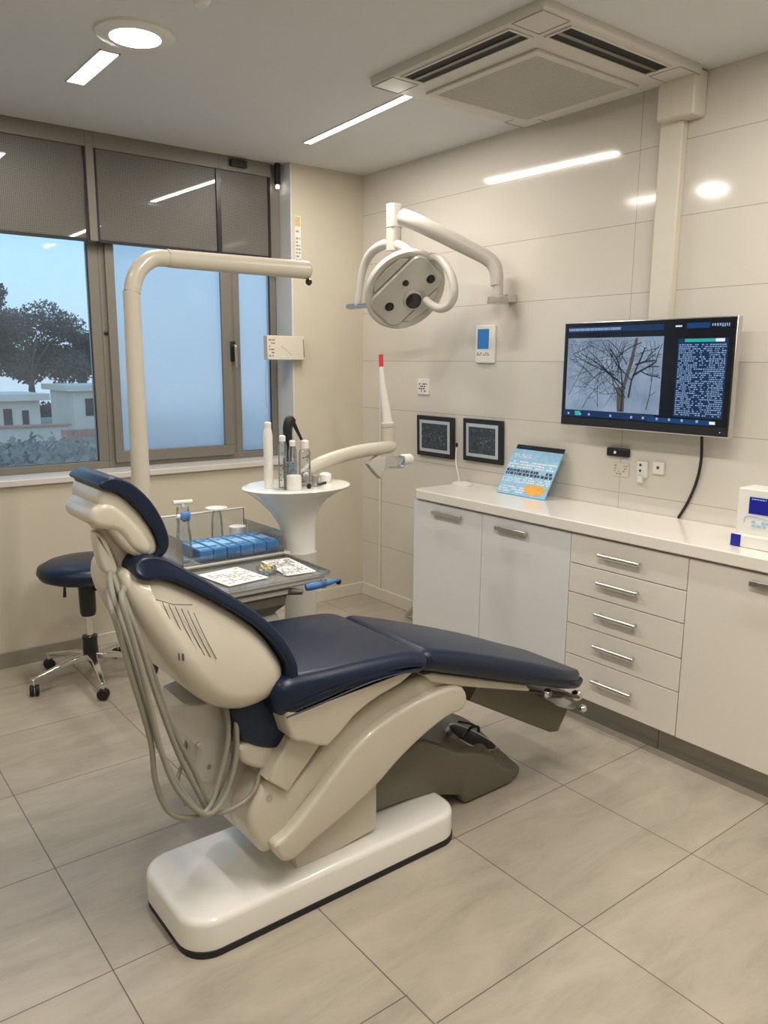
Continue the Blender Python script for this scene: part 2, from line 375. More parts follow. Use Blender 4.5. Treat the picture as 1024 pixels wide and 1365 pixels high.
def scribble(mb, x0, y0, x1, y1, rows, fill=0.8, seed=1, hmul=0.55, z=0.0, wmin=0.4, wmax=1.3):
    """rows of small marks in the XY plane of a local sheet, like small print"""
    rn = random.Random(seed); rh = (y1-y0)/rows
    for j in range(rows):
        y = y0+(j+0.5)*rh; x = x0; h = rh*hmul/2
        while x < x1-rh*0.3:
            w = min(rh*rn.uniform(wmin, wmax), x1-x)
            if rn.random() < fill: mb.add([(x, y-h, z), (x+w, y-h, z), (x+w, y+h, z), (x, y+h, z)], [(0, 1, 2, 3)])
            x += w+rh*rn.uniform(0.15, 0.5)
    return mb

# ------------------------------------------------------------------ room shell
XL, YB = -5.2, -6.6
struct(B(XL, 0, YB, 0, -0.1, 0).build('floor', 'floor'))
struct(B(XL, 0.0, YB, 0.24, H, H+0.1).build('ceiling', 'ceil'))
struct(B(0, 0.12, YB, 0.24, 0, H+0.1).build('wall_right', 'walltile'))
struct(B(XL-0.12, XL, YB, 0.24, 0, H).build('wall_left', 'paint'))
struct(B(XL, 0, YB-0.12, YB, 0, H).build('wall_back', 'paint'))
WX0, WX1, WZ0, WD = -4.6, -0.57, 1.055, 0.22      # window opening
w = MB(); w.box(XL, WX0, 0, 0.24, 0, H); w.box(WX1, 0, 0, 0.24, 0, H); w.box(WX0, WX1, 0, 0.24, 0, WZ0-0.035)
struct(w.build('wall_front', 'paint'))
struct(B(WX1-0.012, WX1, -0.004, WD-0.02, WZ0, H).build('trim_1', 'reveal', bevel=0.002))
struct(B(WX0, WX1+0.0, -0.025, WD, WZ0-0.035, WZ0).build('trim_2', 'sill', bevel=0.004))
struct(B(XL, -2.0, -0.014, 0, 0, 0.09).build('baseboard_front', 'base_g', bevel=0.002))
struct(B(-2.0, -0.016, -0.016, 0, 0, 0.088).build('baseboard_corner', 'base_w', bevel=0.003))
struct(B(-0.016, 0, -1.10, 0, 0, 0.088).build('baseboard_right', 'base_w', bevel=0.003))

# windows: one frame, fixed clear pane, frosted sash, frosted side pane
y0, y1 = WD-0.02, WD+0.04
ZT = 2.42
def window(n, xa, xb, pane, sash=False, gap=0.05):
    f = MB()
    f.box(xa, xb, y0, y1, WZ0, WZ0+0.045); f.box(xa, xb, y0, y1, H-0.07, H)
    f.box(xa, xa+gap, y0, y1, WZ0+0.045, H-0.07); f.box(xb-gap, xb, y0, y1, WZ0+0.045, H-0.07)
    fr = struct(f.build('window_%d' % n, 'alu', bevel=0.003))
    if sash:
        s = MB(); a, b = xa+gap*0.55, xb-gap*0.4; t = 0.07
        s.box(a, b, y0-0.02, y0, WZ0+0.03, WZ0+0.03+t); s.box(a, b, y0-0.02, y0, ZT+0.02, ZT+0.06)
        s.box(a, a+t*0.75, y0-0.02, y0, WZ0+0.03+t, ZT+0.02); s.box(b-t, b, y0-0.02, y0, WZ0+0.03+t, ZT+0.02)
        s.build('sash', 'alu', fr, bevel=0.003)
    g = MB(); q = 0.008
    X0, X1, Z0 = xa+gap-0.004, xb-gap+0.004, WZ0+0.04
    if sash: X0, X1, Z0 = xa+0.065, xb-0.075, WZ0+0.09
    g.box(X0, X1, y0+0.022, y0+0.026, Z0, H-0.06); g.m = [1 if k != 4 else 0 for k in range(6)]; g.m = [1, 1, 0, 1, 1, 1]
    g.build('pane', [pane, 'plainglass'], fr)
    s = MB()
    for a in ((X0, X0+q, Z0, H-0.06), (X1-q, X1, Z0, H-0.06), (X0, X1, Z0, Z0+q)):
        s.box(a[0], a[1], y0+0.014, y0+0.022, a[2], a[3])
    s.build('seal', 'seal', fr)
    return fr
window(1, -3.25, -1.765, 'pane', gap=0.06)
window(2, -1.765, -0.905, 'frost', True, gap=0.06)
wf = window(3, -0.905, WX1-0.012, 'frost', gap=0.045)
window(4, WX0, -3.25, 'pane', gap=0.06)
h = B(-0.945, -0.910, y0-0.032, y0-0.018, 1.70, 1.83).build('window_handle', 'blackp', wf, bevel=0.004)
MB().tube([(-0.927, y0-0.03, 1.80), (-0.927, y0-0.06, 1.80), (-0.925, y0-0.062, 1.77), (-0.92, y0-0.055, 1.66)], [0.008, 0.009, 0.010, 0.008]).build('lever', 'steel', h)
MB().lathe([(0.011, 0), (0.011, 0.010), (0.006, 0.012)], (-1.745, y0, 1.86), 16, (0, -1, 0)).build('frame_plug', 'blackp', wf)

# perforated screens in front of the upper glazing
def screen(xa, xb, label, dark_bar=None):
    t = thing('window_blind', label, 'blind', ((xa+xb)/2, 0.12, 2.37), 'perforated window blinds')
    B(xa+0.012, xb-0.012, 0.118, 0.124, 2.375, H-0.075).build('screen_fabric', 'blind', t)
    B(xa, xb, 0.10, 0.15, H-0.085, H).build('head_rail', 'alu', t, bevel=0.002)
    B(xa+0.01, xb-0.01, 0.112, 0.130, 2.360, 2.378).build('bottom_rail', 'blackp', t)
    for x in (xa, xb-0.014): B(x, x+0.014, 0.108, 0.14, 2.365, H-0.085).build('side_rail', 'blackp', t)
    return t
screen(-2.72, -1.835, 'dark perforated blind over the clear left window')
screen(-1.79, -1.03, 'wide dark perforated blind above the frosted sash')
screen(-1.03, -0.665, 'narrow dark perforated blind next to the window reveal')
screen(-4.55, -2.76, 'dark perforated blind over the far left window beyond the frame')
struct(B(-1.835, -1.79, 0.10, 0.20, WZ0+1.31, H).build('trim_3', 'alu', bevel=0.003))
struct(B(-0.665, WX1-0.012, 0.13, 0.20, 2.30, H).build('trim_4', 'alu', bevel=0.003))
tag(B(-0.955, -0.845, 0.070, 0.10, H-0.062, H-0.018).build('blind_sensor', 'blackp', bevel=0.006), 'black oblong motor box on the blind head rail', 'motor box')
t = thing('spot_lamp', 'tiny black spot lamp at the top corner of the window', 'spot lamp', (-0.625, 0.09, H-0.15))
B(-0.645, -0.612, 0.06, 0.09, H-0.13, H).build('lamp_body', 'blackp', t, bevel=0.004)
MB().lathe([(0.011, 0), (0.011, 0.018), (0.006, 0.02)], (-0.628, 0.075, H-0.152), 16).build('bulb', 'led', t)

# ------------------------------------------------------------------ ceiling fixtures
for i, (x, y, L, wd, rz, wt) in enumerate(STRIPS):
    lb = ['long thin lit ceiling strip running up to the air conditioner', 'short wide lit ceiling strip beside the round downlight', 'added fill strip on the ceiling above the right end of the worktop, out of view', 'lit ceiling strip above the foot of the base plate, out of view', 'added fill strip on the ceiling near the left wall, out of view', 'added fill strip on the ceiling behind the camera, out of view'][i]
    t = thing('strip_light', lb, 'ceiling light', (x, y, H), 'linear ceiling lights')
    t.rotation_euler = (0, 0, rz); WORLD[t.name] = Vector((0, 0, H))
    B(-wd/2, wd/2, -L/2, L/2, H-0.004, H+0.0).build('diffuser', 'led', t)
    fr = MB()
    for s_ in (-1, 1):
        fr.box(s_*(wd/2+0.003)-0.003, s_*(wd/2+0.003)+0.003, -L/2-0.006, L/2+0.006, H-0.005, H)
        fr.box(-wd/2-0.006, wd/2+0.006, s_*(L/2+0.003)-0.003, s_*(L/2+0.003)+0.003, H-0.005, H)
    fr.build('frame', 'wplast', t)
    area('strip_glow', (x, y, H-0.012), wd, L, wt, rz)
t = thing('round_downlight', 'round lit downlight with a white rim in the ceiling', 'downlight', (-2.085, -1.345, H))
MB().lathe([(0.150, 0), (0.150, -0.010), (0.135, -0.018), (0.098, -0.018), (0.095, -0.006), (0.095, 0)], (-2.085, -1.345, H), 40).build('rim', 'wplast', t)
MB().lathe([(0.093, -0.004), (0.093, -0.018), (0.06, -0.022), (0.01, -0.023)], (-2.085, -1.345, H), 40).build('diffuser', 'led', t)
area('downlight_glow', (-2.085, -1.345, H-0.03), 0.15, 0.15, 12)
t = thing('smoke_detector', 'small white round detector at the top edge of the photo', 'detector', (-2.02, -1.80, H))
MB().lathe([(0.035, 0), (0.035, -0.012), (0.022, -0.03), (0.008, -0.032)], (-2.02, -1.80, H), 24).build('body', 'wplast', t)

# air conditioner cassette
cx, cy, hh = -0.575, -2.035, 0.51
t = thing('ceiling_air_conditioner', 'square white cassette air conditioner with louvred slots in the ceiling', 'air conditioner', (cx, cy, H))
ZP = H-0.035
GX, GY, G = cx+0.045, cy+0.045, 0.305
def frame_ring(mb, a, b, z0, z1):  # outer rect a, hole rect b
    ax0, ax1, ay0, ay1 = a; bx0, bx1, by0, by1 = b
    mb.box(ax0, ax1, ay0, by0, z0, z1); mb.box(ax0, ax1, by1, ay1, z0, z1); mb.box(ax0, bx0, by0, by1, z0, z1); mb.box(bx1, ax1, by0, by1, z0, z1)
panel = MB(); pts = rrect(cx, cy, hh, hh, 0.02, 4)
plate(panel, pts, 0, 0.035, 0.012, 2); panel.v = [(x, y, H-z) for x, y, z in panel.v]
panel.build('panel', 'grille', t)
gx_, gy_ = cx+0.075, cy+0.075
ip = MB(); frame_ring(ip, (gx_-0.335, gx_+0.335, gy_-0.335, gy_+0.335), (gx_-0.30, gx_+0.30, gy_-0.30, gy_+0.30), ZP-0.012, ZP)
ip.build('intake_frame', 'grille', t, bevel=0.003)
B(gx_-0.30, gx_+0.30, gy_-0.30, gy_+0.30, ZP-0.003, ZP).build('intake_backing', 'grille2', t)
gm = MB(); n = 46
for k in range(n):
    x = gx_-0.30+0.6*(k+0.5)/n; gm.box(x-0.0035, x+0.0035, gy_-0.30, gy_+0.30, ZP-0.010, ZP-0.003)
for k in range(7):
    y = gy_-0.30+0.6*(k+0.5)/7; gm.box(gx_-0.3, gx_+0.3, y-0.002, y+0.002, ZP-0.008, ZP-0.003)
gm.build('intake_grille', 'grille', t)
for (dx, dy) in ((-1, 0), (0, -1)):
    ox, oy = cx+dx*0.415, cy+dy*0.415; a, b = (0.055, 0.31) if dx else (0.31, 0.055)
    fm = MB(); frame_ring(fm, (ox-a-0.012, ox+a+0.012, oy-b-0.012, oy+b+0.012), (ox-a, ox+a, oy-b, oy+b), ZP-0.006, ZP)
    sl = fm.build('air_slot', 'grille', t, bevel=0.002)
    B(ox-a, ox+a, oy-b, oy+b, ZP-0.002, ZP+0.0005).build('slot_opening', 'dark', sl)
    lv = MB()
    if dx: lv.box(ox-0.008, ox+0.012, oy-b, oy+b, ZP-0.006, ZP-0.002)
    else: lv.box(ox-a, ox+a, oy-0.008, oy+0.012, ZP-0.006, ZP-0.002)
    lv.build('louvre', 'taupe', sl)
for sx_ in (-1, 1):
    for sy_ in (-1, 1):
        fx, fy = cx+sx_*0.425, cy+sy_*0.425
        sm = MB(); frame_ring(sm, (fx-0.075, fx+0.075, fy-0.075, fy+0.075), (fx-0.072, fx+0.072, fy-0.072, fy+0.072), ZP-0.002, ZP)
        sm.build('corner_cap', 'grille2', t)

# trunking on the right wall
t = thing('cable_trunk', 'vertical white cable trunk with a junction box at the top', 'trunking', (0, -2.39, 1.95))
B(-0.045, 0, -2.45, -2.335, 1.85, H-0.17).build('trunk', 'base_w', t, bevel=0.006)
B(-0.10, 0, -2.53, -2.35, H-0.19, H-0.005).build('junction_box', 'base_w', t, bevel=0.008)
B(-0.103, -0.099, -2.527, -2.42, H-0.186, H-0.01).build('cover', 'base_w', t, bevel=0.002)
tag(MB().tube([(-0.008, -0.22, 0.09), (-0.008, -0.22, 1.06), (-0.008, -0.215, 1.70)], 0.008, smooth=False).build('wall_conduit', 'base_w'), 'thin cream pipe running up the tiled wall near the corner', 'pipe')

# ------------------------------------------------------------------ cabinets
CF, DF = -0.446, -0.450         # carcass front, door face
ZC0, ZC1 = 0.129, 0.9266
def carcass(name, ya, yb, label, m='lamd'):
    t = thing(name, label, 'cabinet', (-0.22, (ya+yb)/2, ZC0), 'base cabinets under the worktop')
    B(DF+0.020, -0.004, ya+0.0005, yb-0.0005, ZC0, ZC1-0.004).build('body', m, t)
    return t
def bar_handle(parent, y, z, w_, flat=True, m='steel'):
    hb = MB()
    if flat:
        hb.box(DF-0.026, DF-0.016, y-w_/2, y+w_/2, z-0.011, z+0.011)
        for s_ in (-1, 1): hb.box(DF-0.018, DF, y+s_*(w_/2-0.008)-0.006, y+s_*(w_/2-0.008)+0.006, z-0.009, z+0.009)
        hb.build('handle', m, parent, bevel=0.002)
    else:
        hb.tube([(DF-0.028, y-w_/2, z), (DF-0.028, y+w_/2, z)], 0.0085, 12)
        for s_ in (-1, 1): hb.tube([(DF, y+s_*(w_/2-0.014), z), (DF-0.03, y+s_*(w_/2-0.014), z)], 0.006, 8)
        hb.build('handle', m, parent)
def door(parent, ya, yb, hy, m, hw=0.20, hz=0.868):
    d = B(DF, DF+0.018, ya+0.002, yb-0.002, ZC0+0.001, ZC1-0.010).build('door', m, parent, bevel=0.0015)
    bar_handle(d, hy, hz, hw)
Y = [-1.125, -1.6877, -2.2794, -2.887, -3.50, -4.10]
t = carcass('base_cabinet', Y[1], Y[0], 'white single-door cabinet at the corner end of the worktop', 'lamb'); door(t, Y[1], Y[0], -1.42, 'lamb', 0.23)
t = carcass('base_cabinet', Y[2], Y[1], 'white single-door cabinet directly left of the drawers', 'lamb'); door(t, Y[2], Y[1], -1.905, 'lamb', 0.21, 0.864)
t = carcass('drawer_cabinet', Y[3], Y[2], 'white cabinet with five stacked drawers and bar handles')
ZD = [0.9186, 0.777, 0.635, 0.482, 0.330, ZC0]
HZ = [0.848, 0.717, 0.568, 0.414, 0.243]
for k in range(5):
    d = B(DF, DF+0.018, Y[3]+0.002, Y[2]-0.002, ZD[k+1]+0.002, ZD[k]-0.002).build('drawer', 'lam', t, bevel=0.0015)
    bar_handle(d, -2.565, HZ[k], 0.215, False, 'steel')
t = carcass('base_cabinet', Y[4], Y[3], 'white single-door cabinet to the right of the drawers'); door(t, Y[4], Y[3], -3.26, 'lam', 0.21, 0.878)
t = carcass('base_cabinet', Y[5], Y[4], 'white single-door cabinet beyond the right edge of the photo'); door(t, Y[5], Y[4], -3.66, 'lam', 0.21, 0.878)
tag(B(-0.380, -0.01, -2.765, -1.14, 0, ZC0-0.001).build('plinth', 'kick', bevel=0.001), 'brushed grey plinth under the doors and drawers', 'plinth', 'brushed plinths')
tag(B(-0.380, -0.01, -4.10, -2.768, 0, ZC0-0.001).build('plinth', 'kick', bevel=0.001), 'brushed grey plinth under the cabinet right of the drawers', 'plinth', 'brushed plinths')
wt = MB(); ring = [(-0.005, -4.15), (-0.466, -4.15), (-0.466, -1.175)] + [(-0.466+0.05*(1-math.cos(a)), -1.175+0.05*math.sin(a)) for a in [PI/2*k/6 for k in range(1, 7)]] + [(-0.005, -1.125)]
wt.loft([[(x, y, 0.9275) for x, y in ring], [(x, y, 0.98) for x, y in ring]])
tag(wt.build('worktop', 'top', bevel=0.004), 'long cream worktop running along the tiled wall', 'worktop')

# ------------------------------------------------------------------ television
TY0, TY1, TZ0, TZ1, TX = -2.845, -1.935, 1.390, 1.900, -0.150
t = thing('wall_television', 'large flat screen showing bare branches, mounted on the tiled wall', 'television', (TX, (TY0+TY1)/2, TZ0))
B(TX, TX+0.035, TY0, TY1, TZ0, TZ1).build('casing', 'steel', t, bevel=0.004)
B(TX+0.035, TX+0.07, TY0+0.12, TY1-0.12, TZ0+0.06, TZ1-0.08).build('rear_housing', 'blackp', t, bevel=0.01)
B(TX+0.07, -0.001, TY0+0.33, TY1-0.33, TZ0+0.15, TZ1-0.15).build('wall_bracket', 'blackp', t)
B(TX-0.003, TX, TY0+0.004, TY1-0.004, TZ0+0.005, TZ1-0.004).build('bezel', 'blackp', t)
TW, TH = TY1-TY0, TZ1-TZ0
def sq(mb, u0, v0, u1, v1, d=0.0036):  # u: left->right seen from the room, v: bottom->top
    f = lambda u, v: (TX-d, TY1-u*TW, TZ0+v*TH)
    mb.add([f(u0, v0), f(u1, v0), f(u1, v1), f(u0, v1)], [(0, 1, 2, 3)]); return mb
sp = sq(MB(), 0.012, 0.085, 0.988, 0.985, 0.0033).build('screen', 'scr', t)
sq(MB(), 0.030, 0.160, 0.625, 0.850).build('picture', 'scr_pic', sp)
br = MB(); rn = random.Random(11)
def branch(u, v, ang, ln, wd, dep, d=0.0040):
    if dep < 0 or wd < 0.0003: return
    n = 5
    for k in range(n):
        ang2 = ang+rn.uniform(-0.28, 0.28); u2 = u+math.cos(ang2)*ln/n; v2 = v+math.sin(ang2)*ln/n*TW/TH
        a, b = sorted((0.031, 0.624)); 
        if not (0.034 < u2 < 0.621 and 0.168 < v2 < 0.845): return
        px, pv = -math.sin(ang2)*wd, math.cos(ang2)*wd*TW/TH
        f = lambda uu, vv: (TX-d, TY1-uu*TW, TZ0+vv*TH)
        br.add([f(u-px, v-pv), f(u2-px*0.8, v2-pv*0.8), f(u2+px*0.8, v2+pv*0.8), f(u+px, v+pv)], [(0, 1, 2, 3)])
        u, v, ang = u2, v2, ang2; wd *= 0.9
        if rn.random() < 0.75 and dep > 0: branch(u, v, ang+rn.choice((-1, 1))*rn.uniform(0.4, 1.1), ln*0.62, wd*0.62, dep-1)
for (u, v, a, l, wd) in [(0.40, 0.17, 1.55, 0.35, 0.006), (0.44, 0.30, 1.4, 0.45, 0.006), (0.42, 0.38, 2.6, 0.35, 0.004), (0.46, 0.5, 0.6, 0.25, 0.006), (0.42, 0.3, 2.2, 0.35, 0.003), (0.47, 0.6, 0.3, 0.3, 0.005),
                       (0.05, 0.3, 0.9, 0.3, 0.002), (0.07, 0.7, 0.3, 0.3, 0.002), (0.3, 0.8, -1.2, 0.3, 0.0025), (0.55, 0.2, 1.3, 0.35, 0.0025), (0.25, 0.2, 1.9, 0.35, 0.002), (0.5, 0.8, 3.6, 0.3, 0.003), (0.35, 0.5, 2.8, 0.3, 0.003), (0.42, 0.6, 2.3, 0.3, 0.003), (0.2, 0.5, 2.5, 0.3, 0.002), (0.6, 0.75, 3.4, 0.2, 0.002), (0.15, 0.18, 1.2, 0.3, 0.002)]:
    branch(u, v, a, l, wd, 3)
br.build('picture_branches', 'scr_br', sp)
tr = MB(); f = lambda uu, vv: (TX-0.0038, TY1-uu*TW, TZ0+vv*TH)
tr.add([f(0.375, 0.165), f(0.418, 0.165), f(0.415, 0.38), f(0.455, 0.62), f(0.478, 0.84), f(0.462, 0.84), f(0.43, 0.60), f(0.395, 0.40), f(0.35, 0.39), f(0.365, 0.36)], [tuple(range(10))])
tr.build('picture_trunk', 'scr_tr', sp)
sq(MB(), 0.03, 0.905, 0.62, 0.955).build('title_bar', 'scr_pan', sp); sq(MB(), 0.02, 0.10, 0.60, 0.155).build('tool_bar', 'scr_pan', sp)
sq(MB(), 0.745, 0.91, 0.865, 0.955, 0.0039).build('blue_bar', 'scr_bar', sp); sq(MB(), 0.56, 0.095, 0.90, 0.135, 0.0039).build('blue_bar', 'scr_bar', sp)
sq(MB(), 0.705, 0.155, 0.962, 0.825).build('text_panel', 'scr_pan', sp)
rn = random.Random(3)
for j in range(36):
    tx = MB(); v = 0.17+j*(0.615/36); u = 0.712
    while u < 0.953:
        w_ = rn.uniform(0.003, 0.012)
        if rn.random() < (0.85 if (u < 0.79 or u > 0.87) else 0.55): sq(tx, u, v, min(u+w_, 0.956), v+0.0085, 0.0040)
        u += w_+rn.uniform(0.002, 0.005)
    tx.build('text_row', 'scr_txt', sp)
tx = MB(); u = 0.033
while u < 0.37:
    w_ = rn.uniform(0.004, 0.009); sq(tx, u, 0.918, u+w_, 0.942, 0.0042); u += w_+0.003
tx.build('title_text', 'scr_txt', sp)
tx = MB(); u = 0.875
while u < 0.965:
    w_ = rn.uniform(0.004, 0.009); sq(tx, u, 0.915+rn.random()*0.01, u+w_, 0.945, 0.0042); u += w_+0.005
tx.build('clock_text', 'scr_txt', sp)
for u in (0.05, 0.13, 0.19, 0.33, 0.46, 0.53, 0.61, 0.68, 0.75, 0.83): sq(MB(), u, 0.112, u+0.012, 0.134, 0.0044).build('tool_icon', 'scr_txt', sp)
sq(sq(MB(), 0.74, 0.795, 0.90, 0.822, 0.0044), 0.10, 0.108, 0.135, 0.15, 0.0044).build('teal_bar', 'scr_grn', sp)
sq(sq(sq(sq(MB(), 0.90, 0.795, 0.945, 0.822, 0.0046), 0.685, 0.925, 0.72, 0.938, 0.0046), 0.90, 0.105, 0.93, 0.13, 0.0046), 0.955, 0.04, 0.96, 0.047, 0.0046).build('white_icons', 'scr_w', sp)
tag(MB().tube([(-0.03, -2.649, 1.42), (-0.02, -2.653, 1.28), (-0.012, -2.636, 1.174), (-0.010, -2.60, 1.07), (-0.010, -2.555, 0.983)], 0.0065, 10).build('black_cable', 'rubber'), 'black cable hanging from the television to the worktop', 'cable')

# ------------------------------------------------------------------ small wall fittings
t = thing('wall_controller', 'white wall controller with a blue display, left of the television', 'controller', (0, -1.235, 1.695))
B(-0.022, 0, -1.312, -1.158, 1.70, 1.918).build('body', 'wplast', t, bevel=0.006)
B(-0.0235, -0.022, -1.270, -1.178, 1.782, 1.895).build('display', 'lcd', t)
c = MB(); scribble(c, 0, 0, 0.10, 0.02, 2, seed=5); c.xf(lambda v: (-0.0232, -1.175-v.x, 1.742+v.y)); c.build('print', 'ink', t)
t = thing('light_switch', 'small white wall switch with dark markings above the framed pictures', 'switch', (0, -0.672, 1.496))
B(-0.010, 0, -0.730, -0.616, 1.496, 1.597).build('plate', 'wplast', t, bevel=0.003)
c = MB(); scribble(c, 0, 0, 0.08, 0.06, 4, 0.7, seed=6); c.xf(lambda v: (-0.0108, -0.632-v.x, 1.512+v.y)); c.build('markings', 'ink', t)
t = thing('black_wall_socket', 'black oblong socket cover on the wall under the television', 'socket', (0, -2.197, 1.235))
B(-0.022, 0, -2.262, -2.132, 1.240, 1.283).build('cover', 'blackp', t, bevel=0.006)
MB().lathe([(0.008, 0), (0.008, 0.001)], (-0.022, -2.185, 1.262), 16, (-1, 0, 0)).build('emblem', 'wplast', t)
t = thing('wall_socket', 'faint flush socket plate just beneath the black socket', 'socket', (0, -2.216, 1.145))
B(-0.006, 0, -2.262, -2.165, 1.140, 1.210).build('plate', 'base_w', t, bevel=0.002)
c = MB(); scribble(c, 0, 0, 0.08, 0.055, 4, 0.45, seed=8); c.xf(lambda v: (-0.0065, -2.174-v.x, 1.147+v.y)); c.build('markings', 'grille2', t)
t = thing('wall_socket', 'tall white socket with a plug, third under the television', 'socket', (0, -2.34, 1.14))
B(-0.018, 0, -2.372, -2.312, 1.150, 1.232).build('plate', 'wplast', t, bevel=0.004)
sc_ = MB()
for z in (1.213, 1.185): sc_.lathe([(0.007, 0), (0.007, 0.001)], (-0.018, -2.335, z), 12, (-1, 0, 0))
sc_.build('holes', 'ink', t)
B(-0.034, -0.018, -2.360, -2.330, 1.128, 1.162).build('plug', 'wplast', t, bevel=0.004)
t = thing('wall_socket', 'small white socket at the right end of the row under the television', 'socket', (0, -2.43, 1.17))
B(-0.018, 0, -2.462, -2.402, 1.178, 1.238).build('plate', 'wplast', t, bevel=0.004)
MB().lathe([(0.008, 0), (0.008, 0.001)], (-0.018, -2.432, 1.21), 12, (-1, 0, 0)).build('hole', 'ink', t)

def frame(ya, yb, za, zb, label, seed):
    t = thing('picture_frame', label, 'picture frame', (-0.02, (ya+yb)/2, za), 'framed pictures on the tiled wall')
    mb = MB(); W_, H_ = abs(yb-ya), zb-za
    S = lambda v: (-0.006-v.z, yb-v.x-0.10*(zb-za-v.y)*0.35+0.012, za+v.y)
    m = MB(); m.box(0, W_, 0, H_, 0, 0.020); m.xf(S).build('frame', 'blackp', t, bevel=0.003)
    m = MB(); m.box(0.030, W_-0.030, 0.030, H_-0.028, 0.020, 0.0212); m.xf(S).build('mount', 'matb', t)
    m = MB(); m.box(0.052, W_-0.052, 0.050, H_-0.048, 0.0212, 0.0222); ph = m.xf(S).build('photograph', 'photo', t)
    m = MB(); rn = random.Random(seed); cxx, cyy = W_*0.55, H_*0.5
    for k in range(46):
        u = min(max(rn.gauss(cxx, W_*0.15), 0.056), W_-0.064); v = min(max(rn.gauss(cyy, H_*0.15), 0.056), H_-0.064); a = rn.uniform(0.002, 0.007); c_ = rn.uniform(0.001, 0.003)
        m.box(u, u+a, v, v+c_, 0.0222, 0.0225)
    m.xf(S).build('pale_details', 'matb', ph)
frame(-0.995, -0.645, 1.105, 1.365, 'dark framed picture nearest the room corner', 2)
frame(-1.413, -1.085, 1.113, 1.370, 'dark framed picture beside the blue brochure', 9)

# ------------------------------------------------------------------ things on the worktop
# brochure leaning on the wall
t = thing('brochure', 'blue glossy brochure leaning against the wall on the worktop', 'brochure', (-0.12, -1.72, 0.982))
LB = Matrix.Translation((-0.155, -1.50, 0.983)) @ Matrix.Rotation(math.radians(-90), 4, 'Z') @ Matrix.Rotation(math.radians(66), 4, 'X')
S = lambda v: LB @ v
sh = lambda m: m.xf(lambda v: S(Vector((v.x+0.10*v.y, v.y, v.z))))
sh(B(0, 0.35, 0, 0.265, -0.008, 0)).build('sheet', 'lblue', t)
sh(B(0.012, 0.348, 0.268, 0.292, -0.008, 0.0)).build('header_band', 'blackp', t)
m = MB()
for a in ((0.004, 0.07, 0.17, 0.10), (0.17, 0.072, 0.346, 0.11), (0.01, 0.155, 0.346, 0.20), (0.02, 0.215, 0.15, 0.24), (0.006, 0.012, 0.19, 0.05)):
    scribble(m, a[0], a[1], a[2], a[3], 3, 0.8, seed=int(a[1]*1000), z=0.0006)
sh(m).build('white_print', 'paper', t)
m = scribble(MB(), 0.01, 0.112, 0.345, 0.15, 2, 0.95, seed=4, hmul=0.8, z=0.0008); sh(m).build('dark_print', 'ink', t)
m = MB(); ring = [(0.26+0.075*math.cos(a)*(1+0.12*math.sin(3*a)), 0.042+0.030*math.sin(a), 0.001) for a in [2*PI*k/20 for k in range(20)]]; m.quadp(ring); sh(m).build('orange_picture', 'orange', t)
m = scribble(MB(), 0.05, 0.274, 0.12, 0.288, 1, 1, seed=2, z=0.0012); sh(m).build('header_print', 'scr_bar', t)

t = thing('carton', 'white carton with cobalt blue panels at the right end of the worktop', 'carton', (-0.2, -3.12, 0.981))
B(-0.31, -0.19, -3.24, -2.995, 0.981, 1.215).build('box', 'wplast', t, bevel=0.006)
B(-0.3125, -0.3095, -3.235, -3.045, 1.115, 1.182).build('cobalt_panel', 'cobalt', t)
B(-0.345, -0.312, -3.24, -3.002, 0.981, 1.030).build('front_tray', 'wplast', t, bevel=0.003)
B(-0.348, -0.344, -3.040, -3.000, 0.982, 1.030).build('cobalt_corner', 'cobalt', t)
MB().tube([(-0.311, -3.03, 1.075), (-0.3115, -3.04, 1.103), (-0.311, -3.12, 1.10)], 0.0015, 6).build('cloud_outline', 'lblue', t)
m = scribble(MB(), 0, 0, 0.13, 0.03, 2, 0.6, seed=8); m.xf(lambda v: (-0.3128, -3.05-v.x, 1.06+v.y)); m.build('print', 'lblue', t)
m = scribble(MB(), 0, 0, 0.12, 0.008, 1, 0.9, seed=9); m.xf(lambda v: (-0.3132, -3.055-v.x, 1.170+v.y)); m.build('panel_print', 'lblue', t)
t = thing('gooseneck_stand', 'thin white wire stand at the corner end of the worktop', 'stand', (-0.10, -1.17, 0.981))
MB().lathe([(0.055, 0), (0.055, 0.010), (0.035, 0.018), (0.01, 0.02)], (-0.13, -1.19, 0.981), 28, sxy=(1, 1.3)).build('base', 'wplast', t)
MB().tube([(-0.13, -1.17, 0.99), (-0.13, -1.15, 1.05), (-0.13, -1.13, 1.12), (-0.13, -1.135, 1.21)], 0.004, 8).build('neck', 'wplast', t)
MB().lathe([(0.006, -0.012), (0.009, 0), (0.006, 0.014)], (-0.13, -1.135, 1.215), 12).build('tip', 'blackp', t)

# folded bracket leaning by the cabinet side
t = thing('folded_trestle', 'folded grey metal bracket standing beside the corner cabinet', 'bracket', (-0.10, -0.9, 0))
for pts in ([(-0.10, -0.64, 0.012), (-0.10, -0.90, 0.25)], [(-0.10, -0.66, 0.018), (-0.10, -0.91, 0.26)], [(-0.10, -0.96, 0.012), (-0.10, -0.91, 0.25)], [(-0.10, -0.64, 0.012), (-0.10, -0.96, 0.012)], [(-0.14, -0.94, 0.012), (-0.14, -0.91, 0.25)]):
    MB().tube(pts, 0.010, 10, smooth=False).build('bar', 'steel', t)
MB().tube([(-0.14, -0.91, 0.25), (-0.10, -0.91, 0.25)], 0.013, 10, smooth=False).build('hinge', 'blackp', t)
